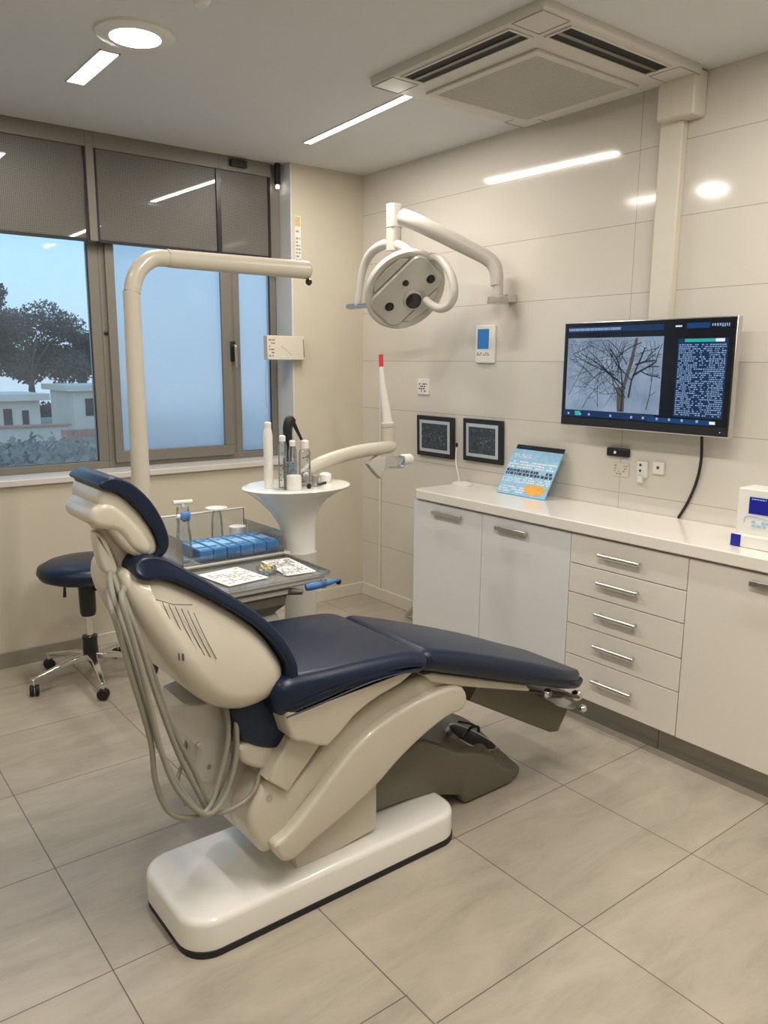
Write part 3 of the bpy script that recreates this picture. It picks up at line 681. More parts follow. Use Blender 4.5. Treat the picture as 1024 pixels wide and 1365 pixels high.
# ------------------------------------------------------------------ dental chair
CY = -2.50
def wtaper(z0, w0, z1, w1):
    return lambda x, z: w0+(w1-w0)*min(max((z-z0)/(z1-z0), 0), 1)**1.3
ch = thing('dental_chair', 'navy blue and ivory dental treatment chair on a white floor plate', 'dental chair', (-2.06, CY, 0))
bp_ = rrect(-2.065, -2.52, 0.525, 0.205, 0.095, 8)
m = MB(); plate(m, [(x+0.004*(1 if x > -2.06 else -1), y) for x, y in rrect(-2.065, -2.525, 0.520, 0.203, 0.09, 8)], 0, 0.022, 0.002); m.build('base_gasket', 'rubber', ch)
m = MB(); plate(m, bp_, 0.022, 0.118, 0.022, 5); m.build('base_plate', 'white', ch, ang=50)
# dark front column running to the floor
def ped_w(x, z): return 1.0 if x < -1.25 else 1.0-0.10*(x+1.25)/0.18
m = MB(); m.slab([(-1.95, 0.12), (-1.813, 0.130), (-1.60, 0.118), (-1.505, 0.112), (-1.458, 0.096), (-1.418, 0.050), (-1.39, 0.010), (-1.356, 0.004), (-1.15, 0.004), (-1.085, 0.006), (-1.035, 0.030), (-1.035, 0.080), (-1.09, 0.150), (-1.19, 0.225), (-1.32, 0.288), (-1.44, 0.330), (-1.58, 0.350), (-1.72, 0.33), (-1.90, 0.27)], -2.585, -2.30, 0.024, None, steps=5)
def col_slope(v):
    q = min(max((v.y+2.565)/0.125, 0), 1); a = min(max((v.z-0.06)/0.10, 0), 1); b = min(max((v.x+1.62)/0.18, 0), 1)
    return (v.x-0.045*(1-q)*b*(1 if v.x > -1.2 else 0.0), v.y, v.z-0.085*(1-q)*a*b)
m.xf(col_slope)
pf = m.build('front_column', 'taupe', ch, ang=50)
PC = Vector((-1.262, -2.490, 0.206)); TT = Vector((0.81, 0, -0.45)).normalized(); BB = Vector((0, 0.83, 0.52)).normalized(); NN = TT.cross(BB)
if NN.z < 0: NN = -NN
def oval(a, b, n_, k=36): return [PC+TT*(a*math.cos(2*PI*i/k))+BB*(b*math.sin(2*PI*i/k)*(1-0.3*math.cos(2*PI*i/k)))+NN*n_ for i in range(k)]
MB().loft([oval(0.150, 0.056, -0.03), oval(0.150, 0.056, 0.004), oval(0.145, 0.052, 0.006), oval(0.141, 0.048, 0.001)]).build('pedal_recess', 'steel', pf)
MB().loft([oval(0.141, 0.048, 0.0), oval(0.139, 0.046, 0.0045)]).build('recess_floor', 'blackp', pf)
m = MB(); m.tube([(-1.37, -2.54, 0.262), (-1.29, -2.50, 0.265), (-1.25, -2.50, 0.258), (-1.245, -2.50, 0.235)], 0.006, 8); m.build('foot_pedal', 'blackp', pf)
m = MB(); m.tube([(-1.32, -2.46, 0.285), (-1.26, -2.47, 0.262), (-1.22, -2.48, 0.232)], 0.005, 8); m.build('pedal_lever', 'blackp', pf)
# lifting arm covers
m = MB(); m.slab([(-2.50, 0.71), (-2.475, 0.52), (-2.43, 0.39), (-2.37, 0.285), (-2.27, 0.195), (-2.10, 0.125), (-1.95, 0.120), (-2.03, 0.40), (-2.16, 0.55), (-2.30, 0.70)], -2.58, -2.36, 0.02, smooth=2); m.build('rear_column', 'shell2', ch)
m = MB(); m.slab([(-2.20, 0.10), (-1.885, 0.135), (-1.885, 0.34), (-2.0, 0.42), (-2.15, 0.36), (-2.22, 0.22)], -2.665, -2.36, 0.010, smooth=1); m.build('skirt_cover', 'shell', ch)
arm = [(-1.525, 0.565), (-1.56, 0.605), (-1.62, 0.632), (-1.733, 0.655), (-1.861, 0.640), (-2.012, 0.590), (-2.126, 0.520), (-2.241, 0.432), (-2.312, 0.477), (-2.364, 0.423), (-2.385, 0.355), (-2.365, 0.290), (-2.335, 0.245), (-2.286, 0.26), (-2.21, 0.345), (-2.099, 0.42), (-1.922, 0.50), (-1.731, 0.54), (-1.56, 0.52)]
m = MB(); m.slab([(x, z) for x, z in arm], -2.705, -2.33, 0.022); m.build('inner_arm_cover', 'shell', ch, ang=50)
m = MB(); m.slab([(-1.548, 0.553), (-1.579, 0.596), (-1.666, 0.607), (-1.83, 0.585), (-1.982, 0.535), (-2.097, 0.457), (-2.185, 0.378), (-2.275, 0.308), (-2.322, 0.290), (-2.319, 0.262), (-2.294, 0.222), (-2.25, 0.216), (-2.182, 0.248), (-2.07, 0.290), (-1.951, 0.345), (-1.859, 0.405), (-1.763, 0.456), (-1.646, 0.500), (-1.565, 0.510)], -2.742, -2.68, 0.014); m.build('outer_arm_cover', 'shell', ch, ang=50)
m = MB(); m.lathe([(0.010, 0), (0.010, 0.002), (0.006, 0.003), (0.006, 0.001)], (-2.318, -2.705, 0.424), 20, (0, -1, 0)); m.build('screw_cap', 'steel', ch)
m = MB(); m.slab([(-2.245, 0.612), (-2.140, 0.560), (-2.20, 0.495), (-2.266, 0.432), (-2.332, 0.492), (-2.298, 0.546)], -2.725, -2.30, 0.010, smooth=1); m.build('link_cover', 'shell', ch, ang=50)
m = MB(); m.slab([(-2.405, 0.590), (-2.372, 0.608), (-2.18, 0.580), (-2.20, 0.50), (-2.275, 0.490), (-2.338, 0.512), (-2.385, 0.545)], -2.68, -2.32, 0.015, smooth=2); m.build('seat_tray', 'shell', ch, ang=50)
# seat
m = MB(); m.slab([(-2.296, 0.725), (-2.25, 0.712), (-2.151, 0.738), (-2.0, 0.748), (-1.85, 0.745), (-1.80, 0.730), (-1.87, 0.690), (-1.95, 0.672), (-2.05, 0.632), (-2.148, 0.562), (-2.231, 0.600), (-2.275, 0.625)], -2.768, -2.28, 0.012, smooth=2); m.build('seat_shell', 'shell', ch, ang=50)
def seat_w(x, z): return 1.0 - 0.06*max(0, (-2.15-x)/0.2)
m = MB(); m.slab([(-2.322, 0.738), (-2.312, 0.703), (-2.27, 0.688), (-2.20, 0.700), (-2.10, 0.716), (-2.0, 0.722), (-1.88, 0.718), (-1.80, 0.706), (-1.768, 0.716), (-1.755, 0.745), (-1.775, 0.772), (-1.85, 0.790), (-2.0, 0.800), (-2.15, 0.806), (-2.27, 0.808), (-2.315, 0.785)], -2.785, -2.235, 0.042, seat_w, steps=6); sc = m.build('seat_cushion', 'leather', ch, ang=60)
m = MB(); m.tube([(-2.30, -2.782, 0.704), (-2.20, -2.787, 0.716), (-2.0, -2.788, 0.738), (-1.85, -2.786, 0.735), (-1.79, -2.78, 0.728)], 0.003, 6); m.build('seam', 'leather', sc)
m = MB(); m.slab([(-2.42, 0.73), (-2.356, 0.80), (-2.22, 0.79), (-2.20, 0.646), (-2.214, 0.575), (-2.257, 0.556), (-2.325, 0.575), (-2.375, 0.608), (-2.405, 0.650)], -2.69, -2.31, 0.02); m.build('hinge_cover', 'leather', ch, ang=60)
# leg rest
def legw(x, z):
    if x < -1.12: return 1.0
    q = min((x+1.12)/0.36, 1.0); return max(0.30, math.sqrt(max(0, 1-q*q*0.93)))
def legp(n0=0.0, n1=0.0):
    pass
sl = -0.352
top = lambda x: 0.775+sl*(x+1.74); bot = lambda x: top(x)-0.082
prof = [(-1.768, 0.735), (-1.755, 0.700), (-1.70, bot(-1.70)), (-1.45, bot(-1.45)), (-1.15, bot(-1.15)), (-0.95, bot(-0.95)), (-0.83, bot(-0.83)), (-0.785, bot(-0.785)+0.016), (-0.768, bot(-0.77)+0.042), (-0.785, top(-0.785)-0.018), (-0.84, top(-0.84)-0.004), (-0.97, top(-0.95)+0.004), (-1.2, top(-1.2)+0.008), (-1.5, top(-1.5)+0.008), (-1.70, top(-1.70)), (-1.75, 0.765)]
m = MB(); m.slab(prof, -2.765, -2.265, 0.042, legw, steps=6); m.build('leg_rest_cushion', 'leather', ch, ang=60)
m = MB(); m.slab([(-1.735, 0.672), (-1.70, bot(-1.70)-0.006), (-1.22, bot(-1.22)-0.003), (-1.21, bot(-1.21)-0.030), (-1.60, bot(-1.60)-0.045), (-1.70, bot(-1.7)-0.040)], -2.725, -2.30, 0.010, smooth=1); m.build('leg_rest_shell', 'shell', ch)
m = MB(); m.slab([(-1.36, 0.500), (-0.855, 0.330), (-0.81, 0.250), (-0.87, 0.165), (-0.92, 0.175), (-1.40, 0.445)], -2.60, -2.40, 0.006, smooth=1); m.build('leg_rest_bracket', 'taupe', ch)
ft = MB(); ft.lathe([(0.075, 0), (0.080, 0.004), (0.080, 0.008), (0.072, 0.006), (0.01, 0.004)], (-0.96, -2.66, 0.345), 28, (0.33, 0, 0.94), sxy=(1.5, 0.9)); f1 = ft.build('foot_control_tray', 'steel', ch)
m = MB(); m.tube([(-1.06, -2.68, 0.425), (-0.93, -2.68, 0.375), (-0.80, -2.64, 0.315)], 0.007, 8); m.build('control_rod', 'blackp', f1)
m = MB(); m.lathe([(0.012, -0.02), (0.022, -0.015), (0.026, 0), (0.020, 0.016), (0.01, 0.02)], (-0.785, -2.62, 0.315), 18, (0.5, -0.6, 0.3)); m.build('rod_end', 'chrome', f1)
m = MB(); m.lathe([(0.012, -0.012), (0.017, 0), (0.012, 0.012)], (-0.845, -2.70, 0.300), 14, (0.3, -0.8, 0.3)); m.build('tray_knob', 'chrome', f1)
m = MB(); m.lathe([(0.018, -0.01), (0.020, 0), (0.012, 0.012)], (-1.07, -2.70, 0.425), 14, (0, -1, 0)); m.build('pivot', 'chrome', f1)
# backrest
bw = wtaper(0.85, 1.0, 1.19, 0.60)
m = MB(); m.slab([(-2.596, 1.134), (-2.532, 1.101), (-2.439, 1.040), (-2.345, 0.960), (-2.290, 0.881), (-2.262, 0.819), (-2.279, 0.757), (-2.35, 0.728), (-2.437, 0.734), (-2.526, 0.791), (-2.600, 0.895), (-2.655, 1.000), (-2.690, 1.09), (-2.685, 1.150), (-2.645, 1.158)], -2.738, -2.262, 0.060, bw, steps=7); bs = m.build('backrest_shell', 'shell', ch, ang=70)
m = MB(); m.slab([(-2.668, 1.172), (-2.644, 1.194), (-2.593, 1.189), (-2.541, 1.157), (-2.438, 1.080), (-2.350, 1.008), (-2.278, 0.925), (-2.240, 0.834), (-2.246, 0.763), (-2.270, 0.712), (-2.298, 0.730), (-2.269, 0.818), (-2.295, 0.888), (-2.350, 0.962), (-2.444, 1.040), (-2.533, 1.101), (-2.596, 1.134), (-2.640, 1.135), (-2.666, 1.150)], -2.755, -2.245, 0.012, bw, steps=5); bc = m.build('backrest_cushion', 'leather', ch, ang=60)
# grille marks and small print on the shell side
ys = lambda x, z: CY-0.238*bw(x, z)-0.0005
gr = MB()
for k in range(7):
    x0 = -2.625+k*0.016; pts = []
    for q in range(7):
        u = q/6; x = x0+0.035*u+0.01*u*u; z = 1.085-0.008*k-0.13*u; pts.append((x, ys(x, z)-0.001, z))
    gr.tube(pts, 0.0011, 5, smooth=False)
gr.tube([(-2.635, ys(-2.63, 1.09)-0.001, 1.092), (-2.58, ys(-2.58, 1.07)-0.001, 1.066), (-2.53, ys(-2.53, 1.05)-0.001, 1.058)], 0.0012, 5, smooth=False)
gr.build('vent_lines', 'ink', bs)
m = scribble(MB(), 0, 0, 0.075, 0.022, 1, 1.0, seed=3, hmul=0.9, wmin=0.15, wmax=0.35); m.xf(lambda v: (-2.590+v.x, ys(-2.55, 0.93)-0.0015, 0.925+v.y-0.35*v.x)); m.build('maker_mark', 'ink', bs)
# headrest
m = MB(); m.slab([(-2.724, 1.378), (-2.683, 1.362), (-2.638, 1.317), (-2.601, 1.258), (-2.586, 1.211), (-2.600, 1.187), (-2.639, 1.188), (-2.668, 1.206), (-2.704, 1.257), (-2.73, 1.303), (-2.737, 1.345)], -2.615, -2.385, 0.014, steps=5); m.build('headrest_shell', 'shell', ch, ang=60)
m = MB(); m.slab([(-2.735, 1.391), (-2.706, 1.408), (-2.658, 1.392), (-2.605, 1.338), (-2.569, 1.268), (-2.560, 1.216), (-2.578, 1.186), (-2.604, 1.183), (-2.588, 1.213), (-2.602, 1.260), (-2.641, 1.318), (-2.686, 1.364), (-2.725, 1.378)], -2.630, -2.370, 0.007, steps=5); m.build('headrest_cushion', 'leather', ch, ang=60)
m = MB(); m.slab([(-2.762, 1.306), (-2.750, 1.331), (-2.721, 1.343), (-2.689, 1.331), (-2.646, 1.286), (-2.614, 1.240), (-2.604, 1.205), (-2.625, 1.190), (-2.660, 1.215), (-2.692, 1.262), (-2.734, 1.276), (-2.755, 1.288)], -2.622, -2.40, 0.018, steps=5); m.build('headrest_mount', 'shell', ch, ang=60)
m = MB(); m.slab([(-2.722, 1.285), (-2.69, 1.272), (-2.660, 1.225), (-2.644, 1.185), (-2.628, 1.125), (-2.645, 1.105), (-2.665, 1.115), (-2.683, 1.172), (-2.706, 1.219), (-2.725, 1.250)], -2.565, -2.515, 0.010, steps=3); m.build('headrest_link', 'shell', ch, ang=60)
m = MB(); m.slab([(-2.738, 1.262), (-2.712, 1.24), (-2.694, 1.190), (-2.686, 1.155), (-2.702, 1.140), (-2.724, 1.158), (-2.736, 1.205)], -2.585, -2.535, 0.010, steps=3); m.build('headrest_link', 'shell', ch, ang=60)
m = MB(); m.tube([(-2.70, -2.57, 1.268), (-2.66, -2.575, 1.215), (-2.645, -2.57, 1.18)], 0.004, 8); m.build('release_lever', 'blackp', ch)
m = MB(); m.slab([(-2.695, 1.16), (-2.66, 1.15), (-2.60, 1.13), (-2.62, 1.05), (-2.69, 1.06), (-2.705, 1.12)], -2.56, -2.44, 0.01, steps=3); m.build('headrest_socket', 'shell', ch, ang=60)
m = MB(); m.slab([(-2.64, 1.20), (-2.60, 1.20), (-2.59, 1.17), (-2.63, 1.15), (-2.65, 1.17)], -2.57, -2.43, 0.01, steps=3); m.build('neck_joint', 'leather', ch, ang=60)
# rear bracket plate below the backrest
m = MB(); m.slab([(-2.585, 0.745), (-2.45, 0.735), (-2.40, 0.72), (-2.395, 0.50), (-2.46, 0.485), (-2.505, 0.505), (-2.49, 0.60), (-2.58, 0.70)], -2.625, -2.595, 0.006, smooth=1); rb = m.build('rear_bracket', 'shell2', ch)
MB().lathe([(0.006, 0), (0.006, 0.003)], (-2.47, -2.625, 0.54), 12, (0, -1, 0)).build('bolt', 'steel', rb)
MB().lathe([(0.006, 0), (0.006, 0.003)], (-2.50, -2.625, 0.62), 12, (0, -1, 0)).build('bolt', 'steel', rb)
# hoses
HS = [
 [(-2.700, -2.56, 1.16), (-2.738, -2.66, 1.10), (-2.735, -2.70, 1.04), (-2.714, -2.72, 0.913), (-2.674, -2.72, 0.727), (-2.666, -2.72, 0.607), (-2.636, -2.72, 0.508), (-2.581, -2.72, 0.466), (-2.515, -2.71, 0.464), (-2.466, -2.69, 0.539), (-2.433, -2.68, 0.64), (-2.425, -2.66, 0.74)],
 [(-2.695, -2.55, 1.16), (-2.728, -2.65, 1.12), (-2.718, -2.70, 1.02), (-2.689, -2.71, 0.87), (-2.656, -2.71, 0.724), (-2.611, -2.71, 0.59), (-2.546, -2.71, 0.472), (-2.483, -2.70, 0.432), (-2.40, -2.69, 0.43), (-2.345, -2.68, 0.465), (-2.305, -2.64, 0.53)],
 [(-2.690, -2.55, 1.15), (-2.708, -2.64, 1.12), (-2.684, -2.69, 1.015), (-2.643, -2.69, 0.84), (-2.589, -2.69, 0.652), (-2.539, -2.69, 0.523), (-2.497, -2.68, 0.440), (-2.436, -2.67, 0.499), (-2.402, -2.66, 0.593), (-2.399, -2.65, 0.74)],
 [(-2.680, -2.55, 1.12), (-2.695, -2.64, 1.10), (-2.672, -2.67, 0.99), (-2.637, -2.67, 0.878), (-2.602, -2.67, 0.74), (-2.533, -2.67, 0.562), (-2.496, -2.67, 0.456), (-2.442, -2.66, 0.52), (-2.42, -2.65, 0.618), (-2.425, -2.64, 0.74)],
 [(-2.685, -2.56, 1.10), (-2.70, -2.66, 1.125), (-2.727, -2.72, 1.11), (-2.707, -2.735, 0.998), (-2.677, -2.735, 0.839), (-2.653, -2.735, 0.697), (-2.617, -2.735, 0.578), (-2.557, -2.73, 0.483), (-2.505, -2.72, 0.455), (-2.450, -2.70, 0.493), (-2.412, -2.69, 0.60), (-2.405, -2.67, 0.74)],
 [(-2.43, -2.52, 0.72), (-2.457, -2.52, 0.645), (-2.491, -2.52, 0.583), (-2.505, -2.53, 0.538), (-2.540, -2.56, 0.487), (-2.560, -2.66, 0.470)],
]
for k, p in enumerate(HS):
    MB().tube(p, 0.0075 if k != 5 else 0.006, 10).build('hose', 'hose', ch)
MB().lathe([(0.015, -0.015), (0.018, 0), (0.012, 0.02)], (-2.690, -2.60, 1.085), 16, (0, -1, 0)).build('hose_clamp', 'blackp', ch)

# ------------------------------------------------------------------ stool
sx0, sy0 = -2.14, -0.44
st = thing('operator_stool', 'round navy operator stool on a chrome five-star base below the window', 'stool', (sx0, sy0, 0))
m = MB(); m.lathe([(0.02, 0), (0.20, 0.002), (0.245, 0.020), (0.262, 0.050), (0.256, 0.078), (0.215, 0.100), (0.12, 0.108), (0.01, 0.110)], (sx0+0.02, sy0, 0.560), 44, sxy=(1.0, 0.92)); s_ = m.build('seat', 'leather', st, ang=60)
MB().lathe([(0.032, 0), (0.032, 0.006), (0.024, 0.006), (0.020, -0.004)], (sx0+0.10, sy0-0.15, 0.655), 20, (0.3, -0.5, 0.8)).build('button', 'blackp', s_)
m = MB(); m.loft([[(sx0+a*q, sy0+b*q, z) for a, b in ((-1, -1), (1, -1), (1, 1), (-1, 1))] for q, z in ((0.05, 0.535), (0.10, 0.561))]); m.build('seat_plate', 'steel', st)
MB().lathe([(0.036, 0), (0.042, 0.02), (0.044, 0.17), (0.050, 0.19)], (sx0, sy0, 0.36), 24).build('gas_sleeve', 'blackp', st)
MB().lathe([(0.019, 0), (0.019, 0.17)], (sx0, sy0, 0.20), 20).build('gas_spring', 'chrome', st)
MB().lathe([(0.038, 0), (0.040, 0.02), (0.037, 0.09), (0.040, 0.095), (0.040, 0.11), (0.02, 0.115)], (sx0, sy0, 0.135), 24).build('hub', 'blackp', st)
MB().tube([(sx0+0.02, sy0-0.02, 0.50), (sx0+0.07, sy0-0.04, 0.50)], 0.007, 8, smooth=False).build('lever', 'blackp', st)
MB().lathe([(0.010, -0.018), (0.026, -0.010), (0.026, 0.010), (0.010, 0.018)], (sx0+0.075, sy0-0.042, 0.495), 18, (0.9, -0.4, 0)).build('lever_knob', 'blackp', st)
MB().tube([(sx0-0.13, sy0-0.07, 0.56), (sx0-0.135, sy0-0.075, 0.50)], [0.006, 0.009], 8, smooth=False).build('tilt_lever', 'blackp', st)
for k in range(5):
    a = math.radians(190+72*k); dx, dy = math.cos(a), math.sin(a); R_ = 0.315
    m = MB(); m.loft([[(sx0+dx*q-dy*w_*e, sy0+dy*q+dx*w_*e, z+h_) for e, h_ in ((-1, -t_), (1, -t_), (0.8, t_), (-0.8, t_))] for q, w_, z, t_ in ((0.02, 0.030, 0.135, 0.016), (0.12, 0.021, 0.130, 0.013), (R_-0.02, 0.014, 0.092, 0.008), (R_+0.012, 0.012, 0.086, 0.006))])
    lg = m.build('leg', 'chrome', st, bevel=0.004)
    px, py = sx0+dx*R_, sy0+dy*R_
    MB().tube([(px, py, 0.088), (px, py, 0.048)], 0.008, 10, smooth=False).build('caster_stem', 'chrome', lg)
    for e in (-1, 1):
        q = a+1.1; ax, ay = -math.sin(q), math.cos(q)
        MB().lathe([(0.008, -0.009), (0.026, -0.009), (0.029, -0.004), (0.029, 0.004), (0.026, 0.009), (0.008, 0.009)], (px+ax*0.013*e, py+ay*0.013*e, 0.029), 22, (ax, ay, 0)).build('caster_wheel', 'rubber', lg)

# ------------------------------------------------------------------ light pole behind the chair
px, py = -2.335, -1.85
lp = thing('arm_pole', 'tall white swan-neck pole rising behind the headrest in front of the window', 'pole', (px, py, 0.82))
B(-2.215, -2.17, -1.875, -1.835, 0.825, 0.86).build('mounting_block', 'shell2', lp, bevel=0.004)
MB().tube([(px+0.13, py, 0.845), (px+0.05, py, 0.848), (px+0.005, py, 0.88), (px-0.005, py, 1.0), (px-0.005, py, 1.85), (px-0.002, py, 1.93), (px+0.022, py, 2.00), (px+0.075, py, 2.045), (px+0.135, py, 2.052)], [0.028, 0.030, 0.032, 0.034, 0.029, 0.029, 0.029, 0.029, 0.029], 22).build('pole', 'shell', lp)
MB().tube([(px+0.130, py, 2.053), (px+0.137, py, 2.053)], 0.031, 22, smooth=False).build('joint_ring', 'shell2', lp)
MB().tube([(px+0.137, py, 2.052), (px+0.40, py-0.01, 2.052), (px+0.695, py-0.02, 2.052)], [0.031, 0.033, 0.034], 22).build('arm', 'shell', lp)
MB().lathe([(0.034, 0), (0.030, 0.008), (0.008, 0.012)], (px+0.694, py-0.02, 2.052), 22, (1, 0, 0)).build('arm_cap', 'shell2', lp)
MB().lathe([(0.004, -0.014), (0.013, -0.006), (0.013, 0.006), (0.004, 0.012)], (px+0.700, py-0.025, 2.008), 16).build('ball_joint', 'blackp', lp)

# ------------------------------------------------------------------ cuspidor
qx, qy = -1.645, -1.78
cu = thing('cuspidor_unit', 'white spittoon column with an oval basin top behind the chair', 'cuspidor', (qx, qy, 0))
MB().lathe([(0.13, 0), (0.13, 0.05), (0.08, 0.08), (0.075, 0.12)], (qx, qy, 0), 36).build('foot', 'white', cu)
MB().lathe([(0.070, 0.10), (0.070, 0.84), (0.070, 0.90)], (qx+0.012, qy, 0), 36).build('column', 'shell2', cu)
m = MB()
rings = []
for rx, z, ox in ((0.070, 0.86, 0.012), (0.072, 0.95, 0.010), (0.082, 1.02, 0.0), (0.108, 1.08, -0.012), (0.148, 1.125, -0.018), (0.192, 1.156, -0.010), (0.232, 1.176, 0), (0.240, 1.184, 0), (0.236, 1.189, 0), (0.222, 1.190, 0), (0.150, 1.190, 0), (0.03, 1.190, 0)):
    rings.append([(qx+ox+math.cos(2*PI*k/48)*rx, qy+math.sin(2*PI*k/48)*rx*0.80, z) for k in range(48)])
m.loft(rings); m.build('basin', 'white', cu, ang=50)
# assistant arm
tr_ = MB(); tr_.tube([(-1.60, -1.74, 1.215), (-1.50, -1.73, 1.262), (-1.30, -1.71, 1.297), (-1.10, -1.70, 1.308), (-1.07, -1.69, 1.308)], [0.020, 0.030, 0.031, 0.030, 0.024], 18)
aa = tr_.build('assistant_arm', 'shell', cu)
MB().lathe([(0.034, 0), (0.036, 0.03), (0.026, 0.05)], (-1.59, -1.755, 1.188), 20).build('arm_socket', 'steel', aa)
MB().lathe([(0.027, 0), (0.027, 0.10), (0.031, 0.105), (0.031, 0.12), (0.024, 0.125)], (-1.075, -1.68, 1.30), 22, (-0.06, 0, 1)).build('arm_knuckle', 'shell', aa)
MB().tube([(-1.083, -1.68, 1.42), (-1.092, -1.675, 1.50), (-1.106, -1.67, 1.60), (-1.112, -1.665, 1.68)], [0.022, 0.019, 0.013, 0.010], 18).build('suction_tube', 'wplast', aa)
MB().tube([(-1.112, -1.665, 1.68), (-1.114, -1.665, 1.735)], 0.0105, 14, smooth=False).build('red_label', 'red', aa)
m = MB(); m.box(-1.115, -0.985, -1.70, -1.62, 1.20, 1.262); m.build('holder_block', 'clear', aa, bevel=0.012)
m = MB(); m.lathe([(0.022, -0.01), (0.026, 0), (0.026, 0.05), (0.020, 0.06)], (-0.98, -1.66, 1.238), 18, (1, 0, 0)); m.build('holder_knob', 'wplast', aa)
m = MB(); m.slab([(-1.225, 1.240), (-1.165, 1.275), (-1.12, 1.262), (-1.125, 1.220), (-1.15, 1.165), (-1.185, 1.195)], -1.72, -1.685, 0.006, smooth=1); m.build('holder_bracket', 'shell2', aa)

ZB = 1.1908
def bottle(x, y, r, h, label, cap='wplast', body='clear', name='spray_bottle', cat='bottle', caph=0.02, print_=True):
    t = thing(name, label, cat, (x, y, ZB), 'bottles on the cuspidor')
    b = MB().lathe([(r*0.95, 0), (r, 0.006), (r, h*0.88), (r*0.9, h*0.93), (r*0.7, h)], (x, y, ZB), 22).build('bottle_body', body, t)
    MB().lathe([(r*0.72, 0), (r*0.75, caph), (r*0.5, caph+0.004)], (x, y, ZB+h), 18).build('cap', cap, t)
    if print_:
        m = MB(); rn = random.Random(int(x*1000))
        for k in range(16):
            a = math.radians(rn.uniform(190, 290)); z = ZB+h*rn.uniform(0.1, 0.8); da = rn.uniform(0.1, 0.35); rr = r+0.0006
            m.add([(x+rr*math.cos(a), y+rr*math.sin(a), z), (x+rr*math.cos(a+da), y+rr*math.sin(a+da), z), (x+rr*math.cos(a+da), y+rr*math.sin(a+da), z+0.004), (x+rr*math.cos(a), y+rr*math.sin(a), z+0.004)], [(0, 1, 2, 3)])
        m.build('label_print', 'ink', b)
    return t
bottle(-1.79, -1.80, 0.019, 0.245, 'tall slim white bottle, leftmost on the basin', body='wplast', print_=False)
bottle(-1.735, -1.82, 0.018, 0.19, 'clear slim bottle with a pale cap, second from the left on the basin')
bottle(-1.70, -1.84, 0.017, 0.17, 'clear bottle directly behind the black brush on the basin')
t = thing('cleaning_brush', 'black curved brush head standing in a clear tube on the basin', 'brush', (-1.685, -1.79, ZB), None)
MB().lathe([(0.024, 0), (0.024, 0.16), (0.022, 0.165)], (-1.685, -1.79, ZB), 22).build('tube', 'clear', t)
MB().lathe([(0.022, 0.01), (0.022, 0.09), (0.018, 0.095)], (-1.685, -1.79, ZB), 22).build('label', 'lblue', t)
MB().tube([(-1.688, -1.79, ZB+0.10), (-1.690, -1.79, ZB+0.18), (-1.692, -1.79, ZB+0.24), (-1.680, -1.79, ZB+0.272), (-1.662, -1.79, ZB+0.262)], [0.012, 0.017, 0.020, 0.020, 0.012], 16).build('brush_head', 'rubber', t)
MB().tube([(-1.668, -1.79, ZB+0.268), (-1.645, -1.79, ZB+0.225), (-1.615, -1.79, ZB+0.17)], [0.010, 0.007, 0.005], 10).build('brush_tail', 'rubber', t)
bottle(-1.630, -1.82, 0.025, 0.155, 'wide clear bottle right of the black brush on the basin', caph=0.03)
t = thing('steel_rod', 'thin upright metal rod beside the tall white bottle', 'rod', (-1.762, -1.88, ZB)); MB().tube([(-1.762, -1.88, ZB), (-1.764, -1.88, ZB+0.13)], 0.004, 8, smooth=False).build('rod', 'taupe', t)
tag(MB().lathe([(0.030, 0), (0.030, 0.055), (0.028, 0.058)], (-1.725, -1.89, ZB), 22).build('plastic_cup', 'wplast'), 'small white plastic cup at the front of the basin', 'cup')
tag(MB().lathe([(0.018, 0), (0.026, 0.02), (0.026, 0.035), (0.015, 0.042)], (-1.515, -1.80, ZB), 22).build('plug_cap', 'wplast'), 'small glossy white cap at the right side of the basin', 'cap')
t = thing('valve_fitting', 'small metal valve with a black knob at the root of the assistant arm', 'valve', (-1.60, -1.85, ZB))
MB().lathe([(0.016, 0), (0.018, 0.02), (0.014, 0.045)], (-1.605, -1.86, ZB), 16).build('valve_body', 'steel', t)
MB().tube([(-1.60, -1.88, ZB+0.008), (-1.575, -1.90, ZB+0.016)], 0.006, 8, smooth=False).build('valve_knob', 'blackp', t)
MB().lathe([(0.008, 0), (0.010, 0.012), (0.006, 0.02)], (-1.66, -1.90, ZB), 12).build('side_knob', 'blackp', t)

# ------------------------------------------------------------------ delivery tray unit
dt = thing('instrument_delivery_unit', 'pale grey instrument unit with acrylic trays behind the backrest', 'delivery unit', (-2.03, -2.05, 0))
MB().lathe([(0.15, 0), (0.15, 0.03), (0.06, 0.05), (0.05, 0.06)], (-1.98, -2.0, 0), 32).build('pedestal_foot', 'white', dt)
MB().lathe([(0.045, 0.05), (0.045, 0.70)], (-1.98, -2.0, 0), 24).build('pedestal', 'shell2', dt)
m = MB(); m.loft([[(-2.14, -2.17, 0.62), (-1.90, -2.17, 0.60), (-1.90, -1.96, 0.60), (-2.14, -1.96, 0.62)], [(-2.13, -2.17, 0.70), (-1.925, -2.17, 0.69), (-1.925, -1.96, 0.69), (-2.13, -1.96, 0.70)], [(-2.10, -2.15, 0.80), (-1.97, -2.15, 0.80), (-1.97, -1.98, 0.80), (-2.10, -1.98, 0.80)]]); m.build('support_bracket', 'shell2', dt, bevel=0.008)
